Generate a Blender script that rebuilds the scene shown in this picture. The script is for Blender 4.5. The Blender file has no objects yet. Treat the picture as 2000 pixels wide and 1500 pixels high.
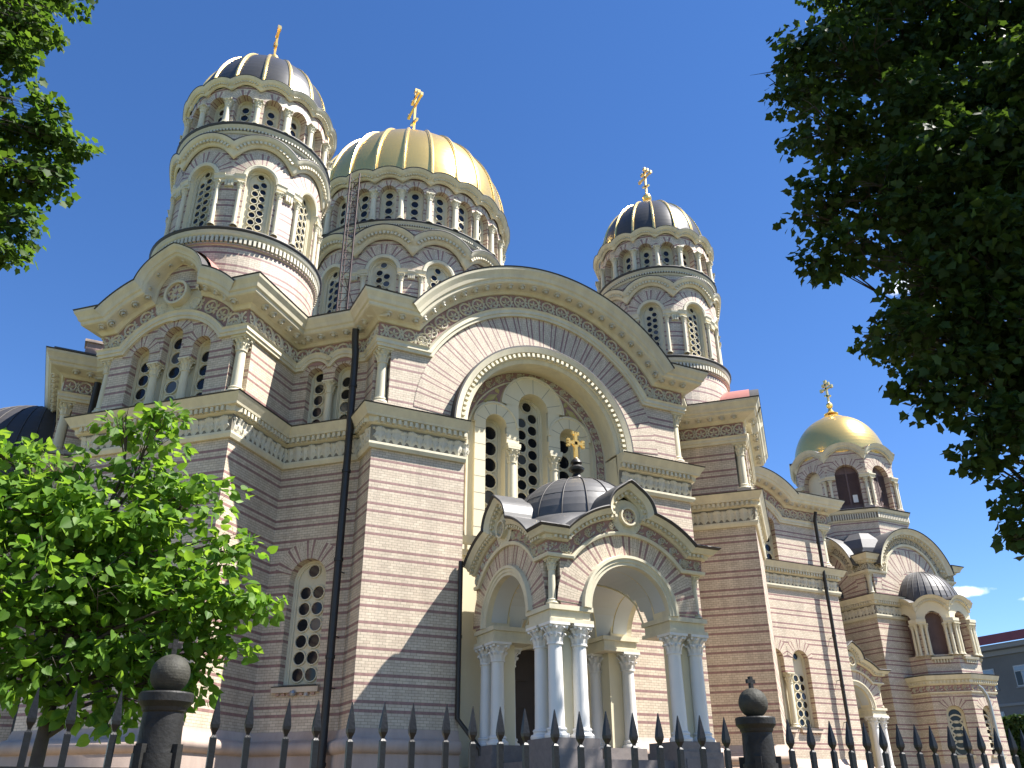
import bpy, math, random
import numpy as np
from mathutils import Vector, Matrix
RN = random.Random(11)
SC = bpy.context.scene
COL = SC.collection
rad = math.radians
S2 = 2 ** -.5

# ------------------------------------------------------------------ camera
hd, pt, rl = rad(27.017), rad(26.349), rad(-.268)
fw = Vector((math.sin(hd) * math.cos(pt), math.cos(hd) * math.cos(pt), math.sin(pt)))
r0 = Vector((math.cos(hd), -math.sin(hd), 0)); u0 = r0.cross(fw)
rv = r0 * math.cos(rl) + u0 * math.sin(rl); uv_ = -r0 * math.sin(rl) + u0 * math.cos(rl)
cd = bpy.data.cameras.new('camera'); cam = bpy.data.objects.new('camera', cd); COL.objects.link(cam)
M = Matrix((rv, uv_, -fw)).transposed().to_4x4(); M.translation = Vector((0, 0, 1.5)); cam.matrix_world = M
cd.sensor_width = 36; cd.lens = 1650 / 2000 * 36; cd.clip_start = .1; cd.clip_end = 3000
SC.camera = cam

# ------------------------------------------------------------------ light
SUN_E, SUN_AZ = 57.0, 122.7            # elevation, azimuth clockwise from +Y
W = bpy.data.worlds.new('World'); SC.world = W; W.use_nodes = True
wn = W.node_tree; wn.nodes.clear()
def wN(t, **k):
    n = wn.nodes.new(t)
    for a, b in k.items(): setattr(n, a, b)
    return n
sky = wN('ShaderNodeTexSky', sky_type='NISHITA', sun_disc=False, sun_elevation=rad(SUN_E), sun_rotation=rad(SUN_AZ), altitude=0, air_density=.75, dust_density=.0, ozone_density=2.2)
bg = wN('ShaderNodeBackground'); bg.inputs[1].default_value = .0785
wo = wN('ShaderNodeOutputWorld'); tc = wN('ShaderNodeTexCoord')
def cloud(cx, cy, cz, sx, sz, scale, seed, thr):
    # a small cumulus puff in one direction of the sky
    d = Vector((cx, cy, cz)).normalized(); side = Vector((d.y, -d.x, 0)).normalized(); up = side.cross(d)
    def dot(v):
        n = wN('ShaderNodeVectorMath', operation='DOT_PRODUCT'); n.inputs[1].default_value = v
        wn.links.new(tc.outputs['Generated'], n.inputs[0]); return n.outputs['Value']
    def mth(op, a, b=None, c=None):
        n = wN('ShaderNodeMath', operation=op)
        for i, x in enumerate((a, b, c)):
            if x is None: continue
            if isinstance(x, (int, float)): n.inputs[i].default_value = x
            else: wn.links.new(x, n.inputs[i])
        return n.outputs[0]
    a = mth('DIVIDE', dot(side), sx); b = mth('DIVIDE', dot(up), sz); f = mth('SUBTRACT', 1, dot(d))
    r2 = mth('ADD', mth('MULTIPLY', a, a), mth('MULTIPLY', b, b))
    nz = wN('ShaderNodeTexNoise'); nz.inputs['Scale'].default_value = scale; nz.inputs['Detail'].default_value = 7; nz.inputs['Roughness'].default_value = .6
    mp = wN('ShaderNodeMapping'); mp.inputs['Location'].default_value = (seed, seed * .7, 0)
    wn.links.new(tc.outputs['Generated'], mp.inputs[0]); wn.links.new(mp.outputs[0], nz.inputs[0])
    v = mth('SUBTRACT', mth('ADD', mth('MULTIPLY', nz.outputs[0], 1.6), .35), mth('MULTIPLY', r2, .9))
    ms = wN('ShaderNodeMapRange'); ms.inputs[1].default_value = thr; ms.inputs[2].default_value = thr + .38
    wn.links.new(v, ms.inputs[0])
    fr = mth('GREATER_THAN', dot(d), .5)
    return mth('MULTIPLY', ms.outputs[0], fr)
cur = sky.outputs[0]
hs = wN('ShaderNodeHueSaturation'); hs.inputs['Saturation'].default_value = 1.22; hs.inputs['Hue'].default_value = .507; wn.links.new(cur, hs.inputs['Color']); cur = hs.outputs[0]
for args in ((.809, .557, .19, .05, .0085, 22, 3.1, .75), (.842, .507, .178, .035, .005, 30, 7.3, .8), (.727, .476, .493, .06, .022, 20, 1.7, .78)):
    mx = wN('ShaderNodeMixRGB'); wn.links.new(cloud(*args), mx.inputs[0]); wn.links.new(cur, mx.inputs[1]); mx.inputs[2].default_value = (7.2, 7.6, 8.3, 1); cur = mx.outputs[0]
wn.links.new(cur, bg.inputs[0]); wn.links.new(bg.outputs[0], wo.inputs[0])
sl = bpy.data.lights.new('sun', 'SUN'); sl.energy = 5.0; sl.angle = rad(.5); sl.color = (1, .955, .89)
so = bpy.data.objects.new('sun', sl); COL.objects.link(so)
sd = Vector((math.sin(rad(SUN_AZ)) * math.cos(rad(SUN_E)), math.cos(rad(SUN_AZ)) * math.cos(rad(SUN_E)), math.sin(rad(SUN_E))))
so.rotation_euler = sd.to_track_quat('Z', 'Y').to_euler(); so.location = sd * 60
SC.view_settings.view_transform = 'Standard'; SC.view_settings.look = 'None'; SC.view_settings.gamma = 1
SC.view_settings.exposure = 1.58
SC.render.engine = 'CYCLES'
SC.cycles.max_bounces = 6; SC.cycles.diffuse_bounces = 3

# ------------------------------------------------------------------ materials
MATS = {}
def mat(name, col, rough=.7, metal=0., noise=None, bump=None, spec=.5, trans=None):
    m = bpy.data.materials.new(name); m.use_nodes = True; MATS[name] = m
    nt = m.node_tree; b = nt.nodes['Principled BSDF']
    b.inputs['Base Color'].default_value = (*col, 1); b.inputs['Roughness'].default_value = rough
    b.inputs['Metallic'].default_value = metal; b.inputs['Specular IOR Level'].default_value = spec
    if noise or bump:
        t = nt.nodes.new('ShaderNodeTexCoord')
    if noise:                                    # (scale, amount[, dark colour])
        n = nt.nodes.new('ShaderNodeTexNoise'); n.inputs['Scale'].default_value = noise[0]; n.inputs['Detail'].default_value = 6; n.inputs['Roughness'].default_value = .65
        if name in ('trim', 'plaster', 'carving', 'plinth'):
            mp = nt.nodes.new('ShaderNodeMapping'); mp.inputs['Scale'].default_value = (1.6, 1.6, .45); nt.links.new(t.outputs['Object'], mp.inputs[0]); nt.links.new(mp.outputs[0], n.inputs['Vector'])
        else: nt.links.new(t.outputs['Object'], n.inputs['Vector'])
        r = nt.nodes.new('ShaderNodeMapRange'); r.inputs[1].default_value = .3; r.inputs[2].default_value = .75; r.inputs[3].default_value = 0; r.inputs[4].default_value = noise[1]
        nt.links.new(n.outputs[0], r.inputs[0])
        x = nt.nodes.new('ShaderNodeMixRGB'); x.inputs[1].default_value = (*col, 1)
        x.inputs[2].default_value = (*(noise[2] if len(noise) > 2 else [c * .45 for c in col]), 1)
        nt.links.new(r.outputs[0], x.inputs[0]); nt.links.new(x.outputs[0], b.inputs['Base Color'])
    if bump:
        n = nt.nodes.new('ShaderNodeTexNoise'); n.inputs['Scale'].default_value = bump[0]; n.inputs['Detail'].default_value = 5
        nt.links.new(t.outputs['Object'], n.inputs['Vector'])
        bb = nt.nodes.new('ShaderNodeBump'); bb.inputs['Strength'].default_value = bump[1]; bb.inputs['Distance'].default_value = .02
        nt.links.new(n.outputs[0], bb.inputs['Height']); nt.links.new(bb.outputs[0], b.inputs['Normal'])
    return m
COURSE = .08257; V0 = 11.554 - COURSE / 2
def brickmat(name, c1, c2, stripe, mortar, bw=.2):
    m = mat(name, c1, .55); nt = m.node_tree; b = nt.nodes['Principled BSDF']
    uvn = nt.nodes.new('ShaderNodeUVMap'); uvn.uv_map = 'UV'
    sub = nt.nodes.new('ShaderNodeVectorMath'); sub.operation = 'SUBTRACT'; sub.inputs[1].default_value = (0, V0, 0)
    nt.links.new(uvn.outputs[0], sub.inputs[0])
    br = nt.nodes.new('ShaderNodeTexBrick'); br.offset = .5; br.squash = 1
    br.inputs['Color1'].default_value = (*c1, 1); br.inputs['Color2'].default_value = (*c2, 1); br.inputs['Mortar'].default_value = (*mortar, 1)
    br.inputs['Scale'].default_value = 1; br.inputs['Mortar Size'].default_value = .0058; br.inputs['Mortar Smooth'].default_value = .1
    br.inputs['Bias'].default_value = 0; br.inputs['Brick Width'].default_value = bw; br.inputs['Row Height'].default_value = COURSE
    nt.links.new(sub.outputs[0], br.inputs['Vector'])
    sp = nt.nodes.new('ShaderNodeSeparateXYZ'); nt.links.new(sub.outputs[0], sp.inputs[0])
    def mt(op, a, bq=None):
        n = nt.nodes.new('ShaderNodeMath'); n.operation = op
        for i, x in enumerate((a, bq)):
            if x is None: continue
            if isinstance(x, (int, float)): n.inputs[i].default_value = x
            else: nt.links.new(x, n.inputs[i])
        return n.outputs[0]
    k = mt('FLOORED_MODULO', mt('FLOOR', mt('DIVIDE', sp.outputs[1], COURSE)), 9)
    st = mt('MAXIMUM', mt('LESS_THAN', mt('ABSOLUTE', k), .5), mt('LESS_THAN', mt('ABSOLUTE', mt('SUBTRACT', k, 6)), .5))
    t = nt.nodes.new('ShaderNodeTexCoord'); nz = nt.nodes.new('ShaderNodeTexNoise'); nz.inputs['Scale'].default_value = .55; nz.inputs['Detail'].default_value = 7; nz.inputs['Roughness'].default_value = .7
    nt.links.new(t.outputs['Object'], nz.inputs['Vector'])
    tone = nt.nodes.new('ShaderNodeMapRange'); tone.inputs[1].default_value = .3; tone.inputs[2].default_value = .7; tone.inputs[3].default_value = .86; tone.inputs[4].default_value = 1.08
    nt.links.new(nz.outputs[0], tone.inputs[0])
    sc = nt.nodes.new('ShaderNodeMixRGB'); sc.blend_type = 'MULTIPLY'; sc.inputs[0].default_value = .6; sc.inputs[1].default_value = (*stripe, 1)
    nz2 = nt.nodes.new('ShaderNodeTexNoise'); nz2.inputs['Scale'].default_value = 9; nt.links.new(t.outputs['Object'], nz2.inputs['Vector'])
    nt.links.new(nz2.outputs[0], sc.inputs[2])
    x = nt.nodes.new('ShaderNodeMixRGB'); nt.links.new(st, x.inputs[0]); nt.links.new(br.outputs[0], x.inputs[1]); nt.links.new(sc.outputs[0], x.inputs[2])
    mp = nt.nodes.new('ShaderNodeMapping'); mp.inputs['Scale'].default_value = (1.7, 1.7, .16); nt.links.new(t.outputs['Object'], mp.inputs[0])
    n3 = nt.nodes.new('ShaderNodeTexNoise'); n3.inputs['Scale'].default_value = 1.6; n3.inputs['Detail'].default_value = 6; n3.inputs['Roughness'].default_value = .7; nt.links.new(mp.outputs[0], n3.inputs[0])
    m3 = nt.nodes.new('ShaderNodeMapRange'); m3.inputs[1].default_value = .35; m3.inputs[2].default_value = .72; m3.inputs[3].default_value = 1.04; m3.inputs[4].default_value = .8; nt.links.new(n3.outputs[0], m3.inputs[0])
    xx = nt.nodes.new('ShaderNodeMixRGB'); xx.blend_type = 'MULTIPLY'; xx.inputs[0].default_value = 1; nt.links.new(x.outputs[0], xx.inputs[1]); nt.links.new(m3.outputs[0], xx.inputs[2]); x = xx
    y = nt.nodes.new('ShaderNodeMixRGB'); y.blend_type = 'MULTIPLY'; y.inputs[0].default_value = 1
    nt.links.new(x.outputs[0], y.inputs[1]); nt.links.new(tone.outputs[0], y.inputs[2]); nt.links.new(y.outputs[0], b.inputs['Base Color'])
    bp = nt.nodes.new('ShaderNodeBump'); bp.inputs['Strength'].default_value = .35; bp.inputs['Distance'].default_value = .01; bp.invert = True
    nt.links.new(br.outputs['Fac'], bp.inputs['Height']); nt.links.new(bp.outputs[0], b.inputs['Normal'])
brickmat('brick', (.63, .53, .405), (.52, .425, .32), (.40, .23, .205), (.26, .22, .16))
mat('trim', (.66, .60, .43), .6, noise=(1.5, .75, (.44, .395, .30)), bump=(18, .12))
mat('plaster', (.68, .605, .42), .65, noise=(.9, .4, (.54, .48, .34)))
mat('carving', (.60, .555, .44), .7, noise=(2.2, .5, (.36, .33, .27)))
mat('carving_ground', (.34, .205, .185), .8, noise=(3, .5))
mat('carving_shade', (.22, .195, .15), .85, noise=(3, .5))  # ground behind the carving, shade of its recesses put into the colour
mat('olive', (.42, .36, .16), .7)
mat('white_paint', (.71, .685, .64), .42, noise=(1.5, .35, (.55, .56, .57)))
mat('pale_blue', (.50, .52, .53), .6)
mat('gilt_line', (.42, .34, .13), .55)
mat('plinth', (.46, .355, .29), .75, noise=(1.2, .55), bump=(30, .2))
mat('granite', (.20, .175, .165), .7, noise=(6, .6), bump=(40, .2))
mat('joint', (.30, .27, .21), .8)
mat('lead', (.085, .083, .082), .5, .05, noise=(1.6, .6, (.05, .05, .056)), bump=(6, .15))
mat('lead_flash', (.045, .042, .042), .6, .2)
mat('dark_dome', (.06, .058, .056), .32, .0, noise=(1.1, .6, (.035, .035, .034)), spec=.38)
mat('gold', (.98, .68, .22), .24, .8, noise=(1.2, .4, (.78, .50, .14)), bump=(2.2, .1))
mat('gold_bright', (1., .72, .27), .26, .75)
mat('glass', (.010, .011, .014), .08, 0, spec=.32)
mat('glass_pale', (.07, .075, .08), .1, 0, spec=.5)
mat('black_iron', (.018, .017, .017), .45, .2, noise=(14, .3, (.035, .03, .028)))
mat('fence_paint', (.0095, .0105, .0115), .38, 0, noise=(30, .4, (.007, .007, .007)), bump=(60, .15), spec=.22)
mat('stone_black', (.010, .0098, .0095), .5, noise=(9, .8, (.032, .031, .028)), bump=(35, .25), spec=.2)
mat('moss_stone', (.028, .027, .023), .65, noise=(12, .9, (.06, .058, .044)), bump=(40, .3), spec=.2)
mat('red_metal', (.42, .165, .135), .5, .1, noise=(2, .4))
mat('rust_iron', (.05, .028, .026), .6, .2)
mat('door', (.035, .022, .018), .6, noise=(5, .5))
mat('shutter', (.15, .095, .085), .65, noise=(3, .5))
mat('salmon_brick', (.45, .30, .25), .75, noise=(5, .5))
mat('grey_wall', (.15, .143, .135), .8, noise=(.25, .5))
mat('grey_trim', (.22, .22, .225), .8)
mat('red_roof', (.22, .05, .05), .6, noise=(.5, .4))
mat('win_frame', (.35, .36, .37), .5)
mat('win_glass', (.16, .20, .25), .08, 0, spec=.8)
mat('bark', (.045, .036, .028), .9, noise=(9, .7), bump=(12, .6))
mat('bark_pale', (.065, .05, .038), .9, noise=(12, .7), bump=(16, .5))
mat('grass', (.10, .11, .04), .95, noise=(3, .8, (.06, .075, .025)))
mat('paving', (.21, .155, .09), .85, noise=(1.5, .6), bump=(25, .3))
mat('road', (.05, .05, .052), .9, noise=(4, .4), bump=(50, .3))
mat('paper', (.75, .74, .70), .7)
mat('grey_steel', (.30, .32, .33), .35, .5)
def leafmat(name, c, ct, k, rough=.45):
    m = bpy.data.materials.new(name); m.use_nodes = True; MATS[name] = m; nt = m.node_tree
    b = nt.nodes['Principled BSDF']; b.inputs['Roughness'].default_value = rough; b.inputs['Specular IOR Level'].default_value = .22
    at = nt.nodes.new('ShaderNodeAttribute'); at.attribute_name = 'tint'
    def ramp(a, d):
        x = nt.nodes.new('ShaderNodeMixRGB'); x.inputs[1].default_value = (*a, 1); x.inputs[2].default_value = (*d, 1); nt.links.new(at.outputs['Fac'], x.inputs[0]); return x.outputs[0]
    nt.links.new(ramp(*c), b.inputs['Base Color'])
    t = nt.nodes.new('ShaderNodeBsdfTranslucent'); nt.links.new(ramp(*ct), t.inputs[0])
    mx = nt.nodes.new('ShaderNodeMixShader'); mx.inputs[0].default_value = k
    nt.links.new(b.outputs[0], mx.inputs[1]); nt.links.new(t.outputs[0], mx.inputs[2])
    nt.links.new(mx.outputs[0], nt.nodes['Material Output'].inputs[0])
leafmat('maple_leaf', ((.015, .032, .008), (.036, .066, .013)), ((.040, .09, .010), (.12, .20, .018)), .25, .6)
leafmat('maple_leaf_sunlit', ((.026, .056, .011), (.058, .104, .019)), ((.075, .165, .013), (.18, .29, .026)), .38, .6)  # paler copy of the maple leaf, sunlight on the boughs put into the colour
leafmat('linden_leaf', ((.050, .115, .014), (.125, .225, .032)), ((.14, .31, .02), (.36, .54, .045)), .45, .5)
leafmat('hedge_leaf', ((.025, .05, .012), (.05, .09, .02)), ((.04, .08, .01), (.07, .12, .015)), .25)

# ------------------------------------------------------------------ mesh builder
class MB:
    def __init__(s): s.v = []; s.f = []; s.uv = []; s.m = []; s.s = []; s.names = []
    def mi(s, name):
        if name not in s.names: s.names.append(name)
        return s.names.index(name)
    def face(s, pts, mat, uv=None, smooth=False):
        n = len(s.v); s.v += [tuple(p) for p in pts]; s.f.append(tuple(range(n, n + len(pts))))
        s.uv.append(uv or [(0, 0)] * len(pts)); s.m.append(s.mi(mat)); s.s.append(smooth)
    def grid(s, rows, mat, smooth=True, closed=False, uv=None):
        n = len(s.v); k = len(rows[0])
        for r in rows: s.v += [tuple(p) for p in r]
        for i in range(len(rows) - 1):
            for j in range(k if closed else k - 1):
                j2 = (j + 1) % k
                s.f.append((n + i * k + j, n + i * k + j2, n + (i + 1) * k + j2, n + (i + 1) * k + j))
                s.uv.append([uv[i][j], uv[i][j2], uv[i + 1][j2], uv[i + 1][j]] if uv else [(0, 0)] * 4)
                s.m.append(s.mi(mat[j] if isinstance(mat, list) else mat)); s.s.append(smooth)
    def box(s, c, ax, mat):                                    # centre, three half-axis vectors
        c = Vector(c); a, b, d = [Vector(x) for x in ax]
        P = lambda i, j, k: c + a * i + b * j + d * k
        for q in (((-1, -1, -1), (-1, 1, -1), (1, 1, -1), (1, -1, -1)), ((-1, -1, 1), (1, -1, 1), (1, 1, 1), (-1, 1, 1)), ((-1, -1, -1), (1, -1, -1), (1, -1, 1), (-1, -1, 1)),
                  ((1, 1, -1), (-1, 1, -1), (-1, 1, 1), (1, 1, 1)), ((-1, 1, -1), (-1, -1, -1), (-1, -1, 1), (-1, 1, 1)), ((1, -1, -1), (1, 1, -1), (1, 1, 1), (1, -1, 1))):
            s.face([P(*t) for t in q], mat)
    def abox(s, x0, x1, y0, y1, z0, z1, mat):
        s.box(((x0 + x1) / 2, (y0 + y1) / 2, (z0 + z1) / 2), (((x1 - x0) / 2, 0, 0), (0, (y1 - y0) / 2, 0), (0, 0, (z1 - z0) / 2)), mat)
    def lathe(s, c, prof, seg=16, smooth=True, ph=0, mod=None):      # prof [(r,z,mat)]
        c = Vector(c); rows = []; mats = []
        for i in range(len(prof) - 1):
            rr = []
            for (r, z, *_) in prof[i:i + 2]:
                row = []
                for j in range(seg):
                    a = ph + 2 * math.pi * j / seg
                    q = r * (mod(a, i) if mod else 1)
                    row.append(c + Vector((q * math.cos(a), q * math.sin(a), z)))
                rr.append(row)
            s.grid(rr, prof[i][2], smooth, True)
    def tube(s, pts, rs, mat, seg=8, caps=True):
        pts = [Vector(p) for p in pts]; rows = []; up = None
        for i, p in enumerate(pts):
            t = (pts[min(i + 1, len(pts) - 1)] - pts[max(i - 1, 0)]).normalized()
            if up is None: up = t.orthogonal().normalized()
            up = (up - t * up.dot(t)).normalized(); sd_ = t.cross(up); r = rs[i] if isinstance(rs, (list, tuple)) else rs
            rows.append([p + (up * math.cos(2 * math.pi * j / seg) + sd_ * math.sin(2 * math.pi * j / seg)) * r for j in range(seg)])
        s.grid(rows, mat, True, True)
        if caps:
            s.face(rows[0][::-1], mat); s.face(rows[-1], mat)
    def build(s, name, parent=None, loc=None):
        me = bpy.data.meshes.new(name); me.from_pydata(s.v, [], s.f)
        for n in s.names: me.materials.append(MATS[n])
        me.polygons.foreach_set('material_index', s.m); me.polygons.foreach_set('use_smooth', s.s)
        ul = me.uv_layers.new(name='UV'); ul.data.foreach_set('uv', [c for f in s.uv for p in f for c in p])
        me.update()
        o = bpy.data.objects.new(name, me); COL.objects.link(o)
        if parent: o.parent = parent
        if loc: o.location = loc
        return o
def empty(name, loc=(0, 0, 0), parent=None):
    o = bpy.data.objects.new(name, None); COL.objects.link(o); o.location = loc
    if parent: o.parent = parent
    return o
def tag(o, label=None, cat=None, group=None, kind=None):
    for k, v in (('label', label), ('category', cat), ('group', group), ('kind', kind)):
        if v: o[k] = v
    return o
def link_copy(o, parent, loc=None, rot=None):
    c = o.copy(); COL.objects.link(c); c.parent = parent
    if loc is not None: c.location = loc
    if rot is not None: c.rotation_euler = rot
    return c

# ------------------------------------------------------------------ facade frames: (u along, z up, out) -> world
class Poly:
    def __init__(s, vs, closed=False):
        s.v = [Vector((x, y)) for x, y in vs]
        if closed: s.v.append(s.v[0].copy())
        s.closed = closed; s.d = []; s.u = [0]
        for a, b in zip(s.v, s.v[1:]):
            d = b - a; s.u.append(s.u[-1] + d.length); s.d.append(d.normalized())
        s.n = [Vector((d.y, -d.x)) for d in s.d]
    def mit(s, i):
        a = s.n[i - 1] if i > 0 else (s.n[-1] if s.closed else s.n[0]); b = s.n[i] if i < len(s.n) else (s.n[0] if s.closed else s.n[-1])
        return (a + b) / (1 + a.dot(b))
    def p(s, u, z, out=0):
        for i, w in enumerate(s.u):
            if abs(u - w) < 1e-5:
                q = s.v[i] + s.mit(i) * out; return Vector((q.x, q.y, z))
        i = 0
        while i < len(s.d) - 1 and u > s.u[i + 1]: i += 1
        q = s.v[i] + s.d[i] * (u - s.u[i]) + s.n[i] * out
        return Vector((q.x, q.y, z))
    def brk(s, a, b): return [w for w in s.u if a + 1e-4 < w < b - 1e-4]
    def ang(s, u):
        i = 0
        while i < len(s.d) - 1 and u > s.u[i + 1] + 1e-6: i += 1
        return math.atan2(s.d[i].y, s.d[i].x)
def Seg(o, e): return Poly([o, e])
class Cyl:
    def __init__(s, c, R, a0=-90): s.c = Vector(c); s.R = R; s.a0 = rad(a0)
    def p(s, u, z, out=0):
        a = s.a0 + u / s.R
        return Vector((s.c.x + (s.R + out) * math.cos(a), s.c.y + (s.R + out) * math.sin(a), z))
    def brk(s, a, b):
        n = max(1, int((b - a) / (s.R * .13))); return [a + (b - a) * i / n for i in range(1, n)]
    def ang(s, u): return s.a0 + u / s.R + math.pi / 2

# paths in facade coordinates: list of (u, z, nu, nz)
def fpath(F, u0, u1, z0, arcs=(), step=.17):
    """horizontal at z0 from u0 to u1, rising over arcs (uc, zc, R)"""
    out = []; cur = u0
    def hor(a, b, first):
        ps = ([a] if first else []) + F.brk(a, b) + [b]
        return [(x, z0, 0., 1.) for x in ps]
    for (uc, zc, Rr) in arcs:
        c = (z0 - zc) / Rr; a0 = math.pi - math.asin(c); a1 = math.asin(c); du = Rr * math.cos(a1)
        if uc - du > cur + 1e-4: out += hor(cur, uc - du, not out)[:-1] if True else []
        n = max(6, int(Rr * (a0 - a1) / step))
        for i in range(n + 1):
            a = a0 + (a1 - a0) * i / n; nu, nz = math.cos(a), math.sin(a)
            if i in (0, n) :
                m = (nu / (1 + nz), 1.); nu, nz = m
            out.append((uc + Rr * math.cos(a), zc + Rr * math.sin(a), nu, nz))
        cur = uc + du
    if u1 > cur + 1e-4: out += hor(cur, u1, not out)
    return out
def cresting(path, crests, om):
    """lift a path over raised crests (uc, zc, R, k, tip, zm, Rm): arcs that replace what lies inside them.
    k scales the profile, (zm, Rm) is the arch the crest sits on, om the full height of the profile"""
    out = [list(q) for q in path]
    def meet(za, ra, zb, rb):                           # right-hand meeting point of two circles on one vertical axis
        d = zb - za; a = (ra * ra - rb * rb + d * d) / (2 * d); return math.sqrt(max(0, ra * ra - a * a)), za + a
    for (uc, zc, R, k, tip, zm, Rm) in crests:
        Ro, Rmo = R + k * om, Rm + om
        ax, az = meet(zm, Rm, zc, R); bx, bz = meet(zm, Rmo, zc, Ro)
        hit_ = [abs(q[0] - uc) < 2.5 * R and q[1] > zm and (math.hypot(q[0] - uc, q[1] - zc) < R + 1e-4 or math.hypot(q[0] + q[2] * om - uc, q[1] + q[3] * om - zc) < Ro + 1e-4) for q in out]
        if True not in hit_: continue
        i0 = hit_.index(True); i1 = len(hit_) - 1 - hit_[::-1].index(True)
        a0 = math.atan2(az - zc, ax); n = 30; arc = []
        for i in range(n + 1):
            a = math.pi - a0 + (2 * a0 - math.pi) * i / n; dg = math.degrees(a) - 90
            kk = 1 + tip * math.exp(-abs(dg / 15) ** 1.5); nu, nz = math.cos(a), math.sin(a); e = k * (1 + tip * .9 * math.exp(-abs(dg / 13) ** 1.5))
            P = [uc + R * kk * nu, zc + R * kk * nz, nu * e, nz * e]
            if i in (0, n):
                sg = -1 if i == 0 else 1; P = [uc + sg * ax, az, sg * (bx - ax) / om, (bz - az) / om]
            elif math.hypot(P[0] + P[2] * om - uc, P[1] + P[3] * om - zm) < Rmo + .01 or math.hypot(P[0] - uc, P[1] - zm) < Rm + .01: continue
            arc.append(P)
        out = out[:i0] + arc + out[i1 + 1:]
    return [tuple(q) for q in out]
def arcpath(uc, zc, R, a0=180, a1=0, step=.12):
    n = max(8, int(R * rad(abs(a0 - a1)) / step)); r = []
    for i in range(n + 1):
        a = rad(a0 + (a1 - a0) * i / n); r.append((uc + R * math.cos(a), zc + R * math.sin(a), math.cos(a), math.sin(a)))
    return r
def scallop(nb, bay, zc, R, u0=0, step=.1):
    """row of nb touching arcs, one per bay, starting at the left edge u0"""
    a1 = math.acos(min(1, bay / 2 / R)); r = []
    n = max(6, int(R * (math.pi - 2 * a1) / step))
    for b in range(nb):
        uc = u0 + (b + .5) * bay
        for i in range(n + 1):
            if b and i == 0: continue
            a = math.pi - a1 + (2 * a1 - math.pi) * i / n
            nu, nz = math.cos(a), math.sin(a)
            if i in (0, n): nu, nz = 0, 1 / math.sin(a1)
            r.append((uc + R * math.cos(a), zc + R * math.sin(a), nu, nz))
    return r
def sweep(m, F, path, prof, smooth=False, caps=True, uvr=False):
    rows = [[F.p(u + nu * off, z + nz * off, out) for (off, out, *_) in prof] for (u, z, nu, nz) in path]
    m.grid(rows, [p[2] for p in prof], smooth)
    if caps:
        mm = prof[0][2]; m.face(rows[0], mm); m.face(rows[-1][::-1], mm)
def along(path, spacing, start=None, clip=None):
    """points (u,z,tu,tz,nu,nz) at equal spacing"""
    L = [0]
    for a, b in zip(path, path[1:]): L.append(L[-1] + math.hypot(b[0] - a[0], b[1] - a[1]))
    n = max(1, round(L[-1] / spacing)); sp = L[-1] / n; res = []; i = 0
    for k in range(n):
        d = (k + .5) * sp
        while L[i + 1] < d: i += 1
        a, b = path[i], path[i + 1]; t = (d - L[i]) / (L[i + 1] - L[i]); l = L[i + 1] - L[i]
        tu, tz = (b[0] - a[0]) / l, (b[1] - a[1]) / l
        res.append((a[0] + (b[0] - a[0]) * t, a[1] + (b[1] - a[1]) * t, tu, tz, -tz, tu, sp))
    return res
def dentils(m, F, path, spacing, off0, off1, out0, out1, mat='trim', fill=.52):
    for (u, z, tu, tz, nu, nz, sp) in along(path, spacing):
        w = sp * fill / 2
        # scale half-width with the offset so that arcs keep even gaps
        P = lambda a, o, t: F.p(u + tu * a + nu * o, z + tz * a + nz * o, t)
        q = [[P(a, o, t) for (a, o) in ((-w, off0), (w, off0), (w, off1), (-w, off1))] for t in (out0, out1)]
        m.face(q[1], mat)
        for i in range(4):
            j = (i + 1) % 4; m.face([q[0][i], q[0][j], q[1][j], q[1][i]], mat)
def T_ring(ra, rb, h, seg=10, cx=0, cy=0, a0=0, a1=360, base=0):
    r = []; n = max(3, int(seg * (a1 - a0) / 360)); rm = (ra + rb) / 2
    for i in range(n):
        A, B = rad(a0 + (a1 - a0) * i / n), rad(a0 + (a1 - a0) * (i + 1) / n)
        P = lambda R, t, c: (cx + R * math.cos(t), cy + R * math.sin(t), c)
        r += [[P(ra, A, base), P(rm, A, h), P(rm, B, h), P(ra, B, base)], [P(rm, A, h), P(rb, A, base), P(rb, B, base), P(rm, B, h)]]
    return r
def T_leaf(x, y, ang, L, w, h, base=0):
    c, s_ = math.cos(rad(ang)), math.sin(rad(ang)); P = lambda a, b, z: (x + a * c - b * s_, y + a * s_ + b * c, z)
    R_, l, t, r, k = P(0, 0, base), P(L * .45, w, base), P(L, 0, base), P(L * .45, -w, base), P(L * .5, 0, h)
    return [[R_, k, l], [l, k, t], [t, k, r], [r, k, R_]]
def T_scroll(w, h):                                     # interlaced ring with palmette
    r = T_ring(h * .36, h * .5, .05, 12)
    for a in (90, 30, 150, -35, 215): r += T_leaf(0, -h * .12, a, h * .42, h * .085, .06)
    r += T_leaf(w * .5, h * .1, 90, h * .36, h * .08, .05) + T_leaf(w * .5, -h * .1, -90, h * .36, h * .08, .05) + T_leaf(w * .5 - h * .12, 0, 0, h * .24, h * .1, .05)
    return r
def T_rinceau(w, h):                                    # running spiral
    r = T_ring(h * .30, h * .40, .055, 12, -w * .1, 0, 20, 330) + T_ring(h * .08, h * .2, .05, 8, -w * .1, 0)
    for a in (60, 120, 180, 250): r += T_leaf(-w * .1, 0, a, h * .5, h * .09, .06)
    r += T_leaf(w * .12, -h * .35, 25, w * .5, h * .1, .06) + T_leaf(w * .25, h * .05, 70, h * .45, h * .1, .06)
    return r
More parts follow.
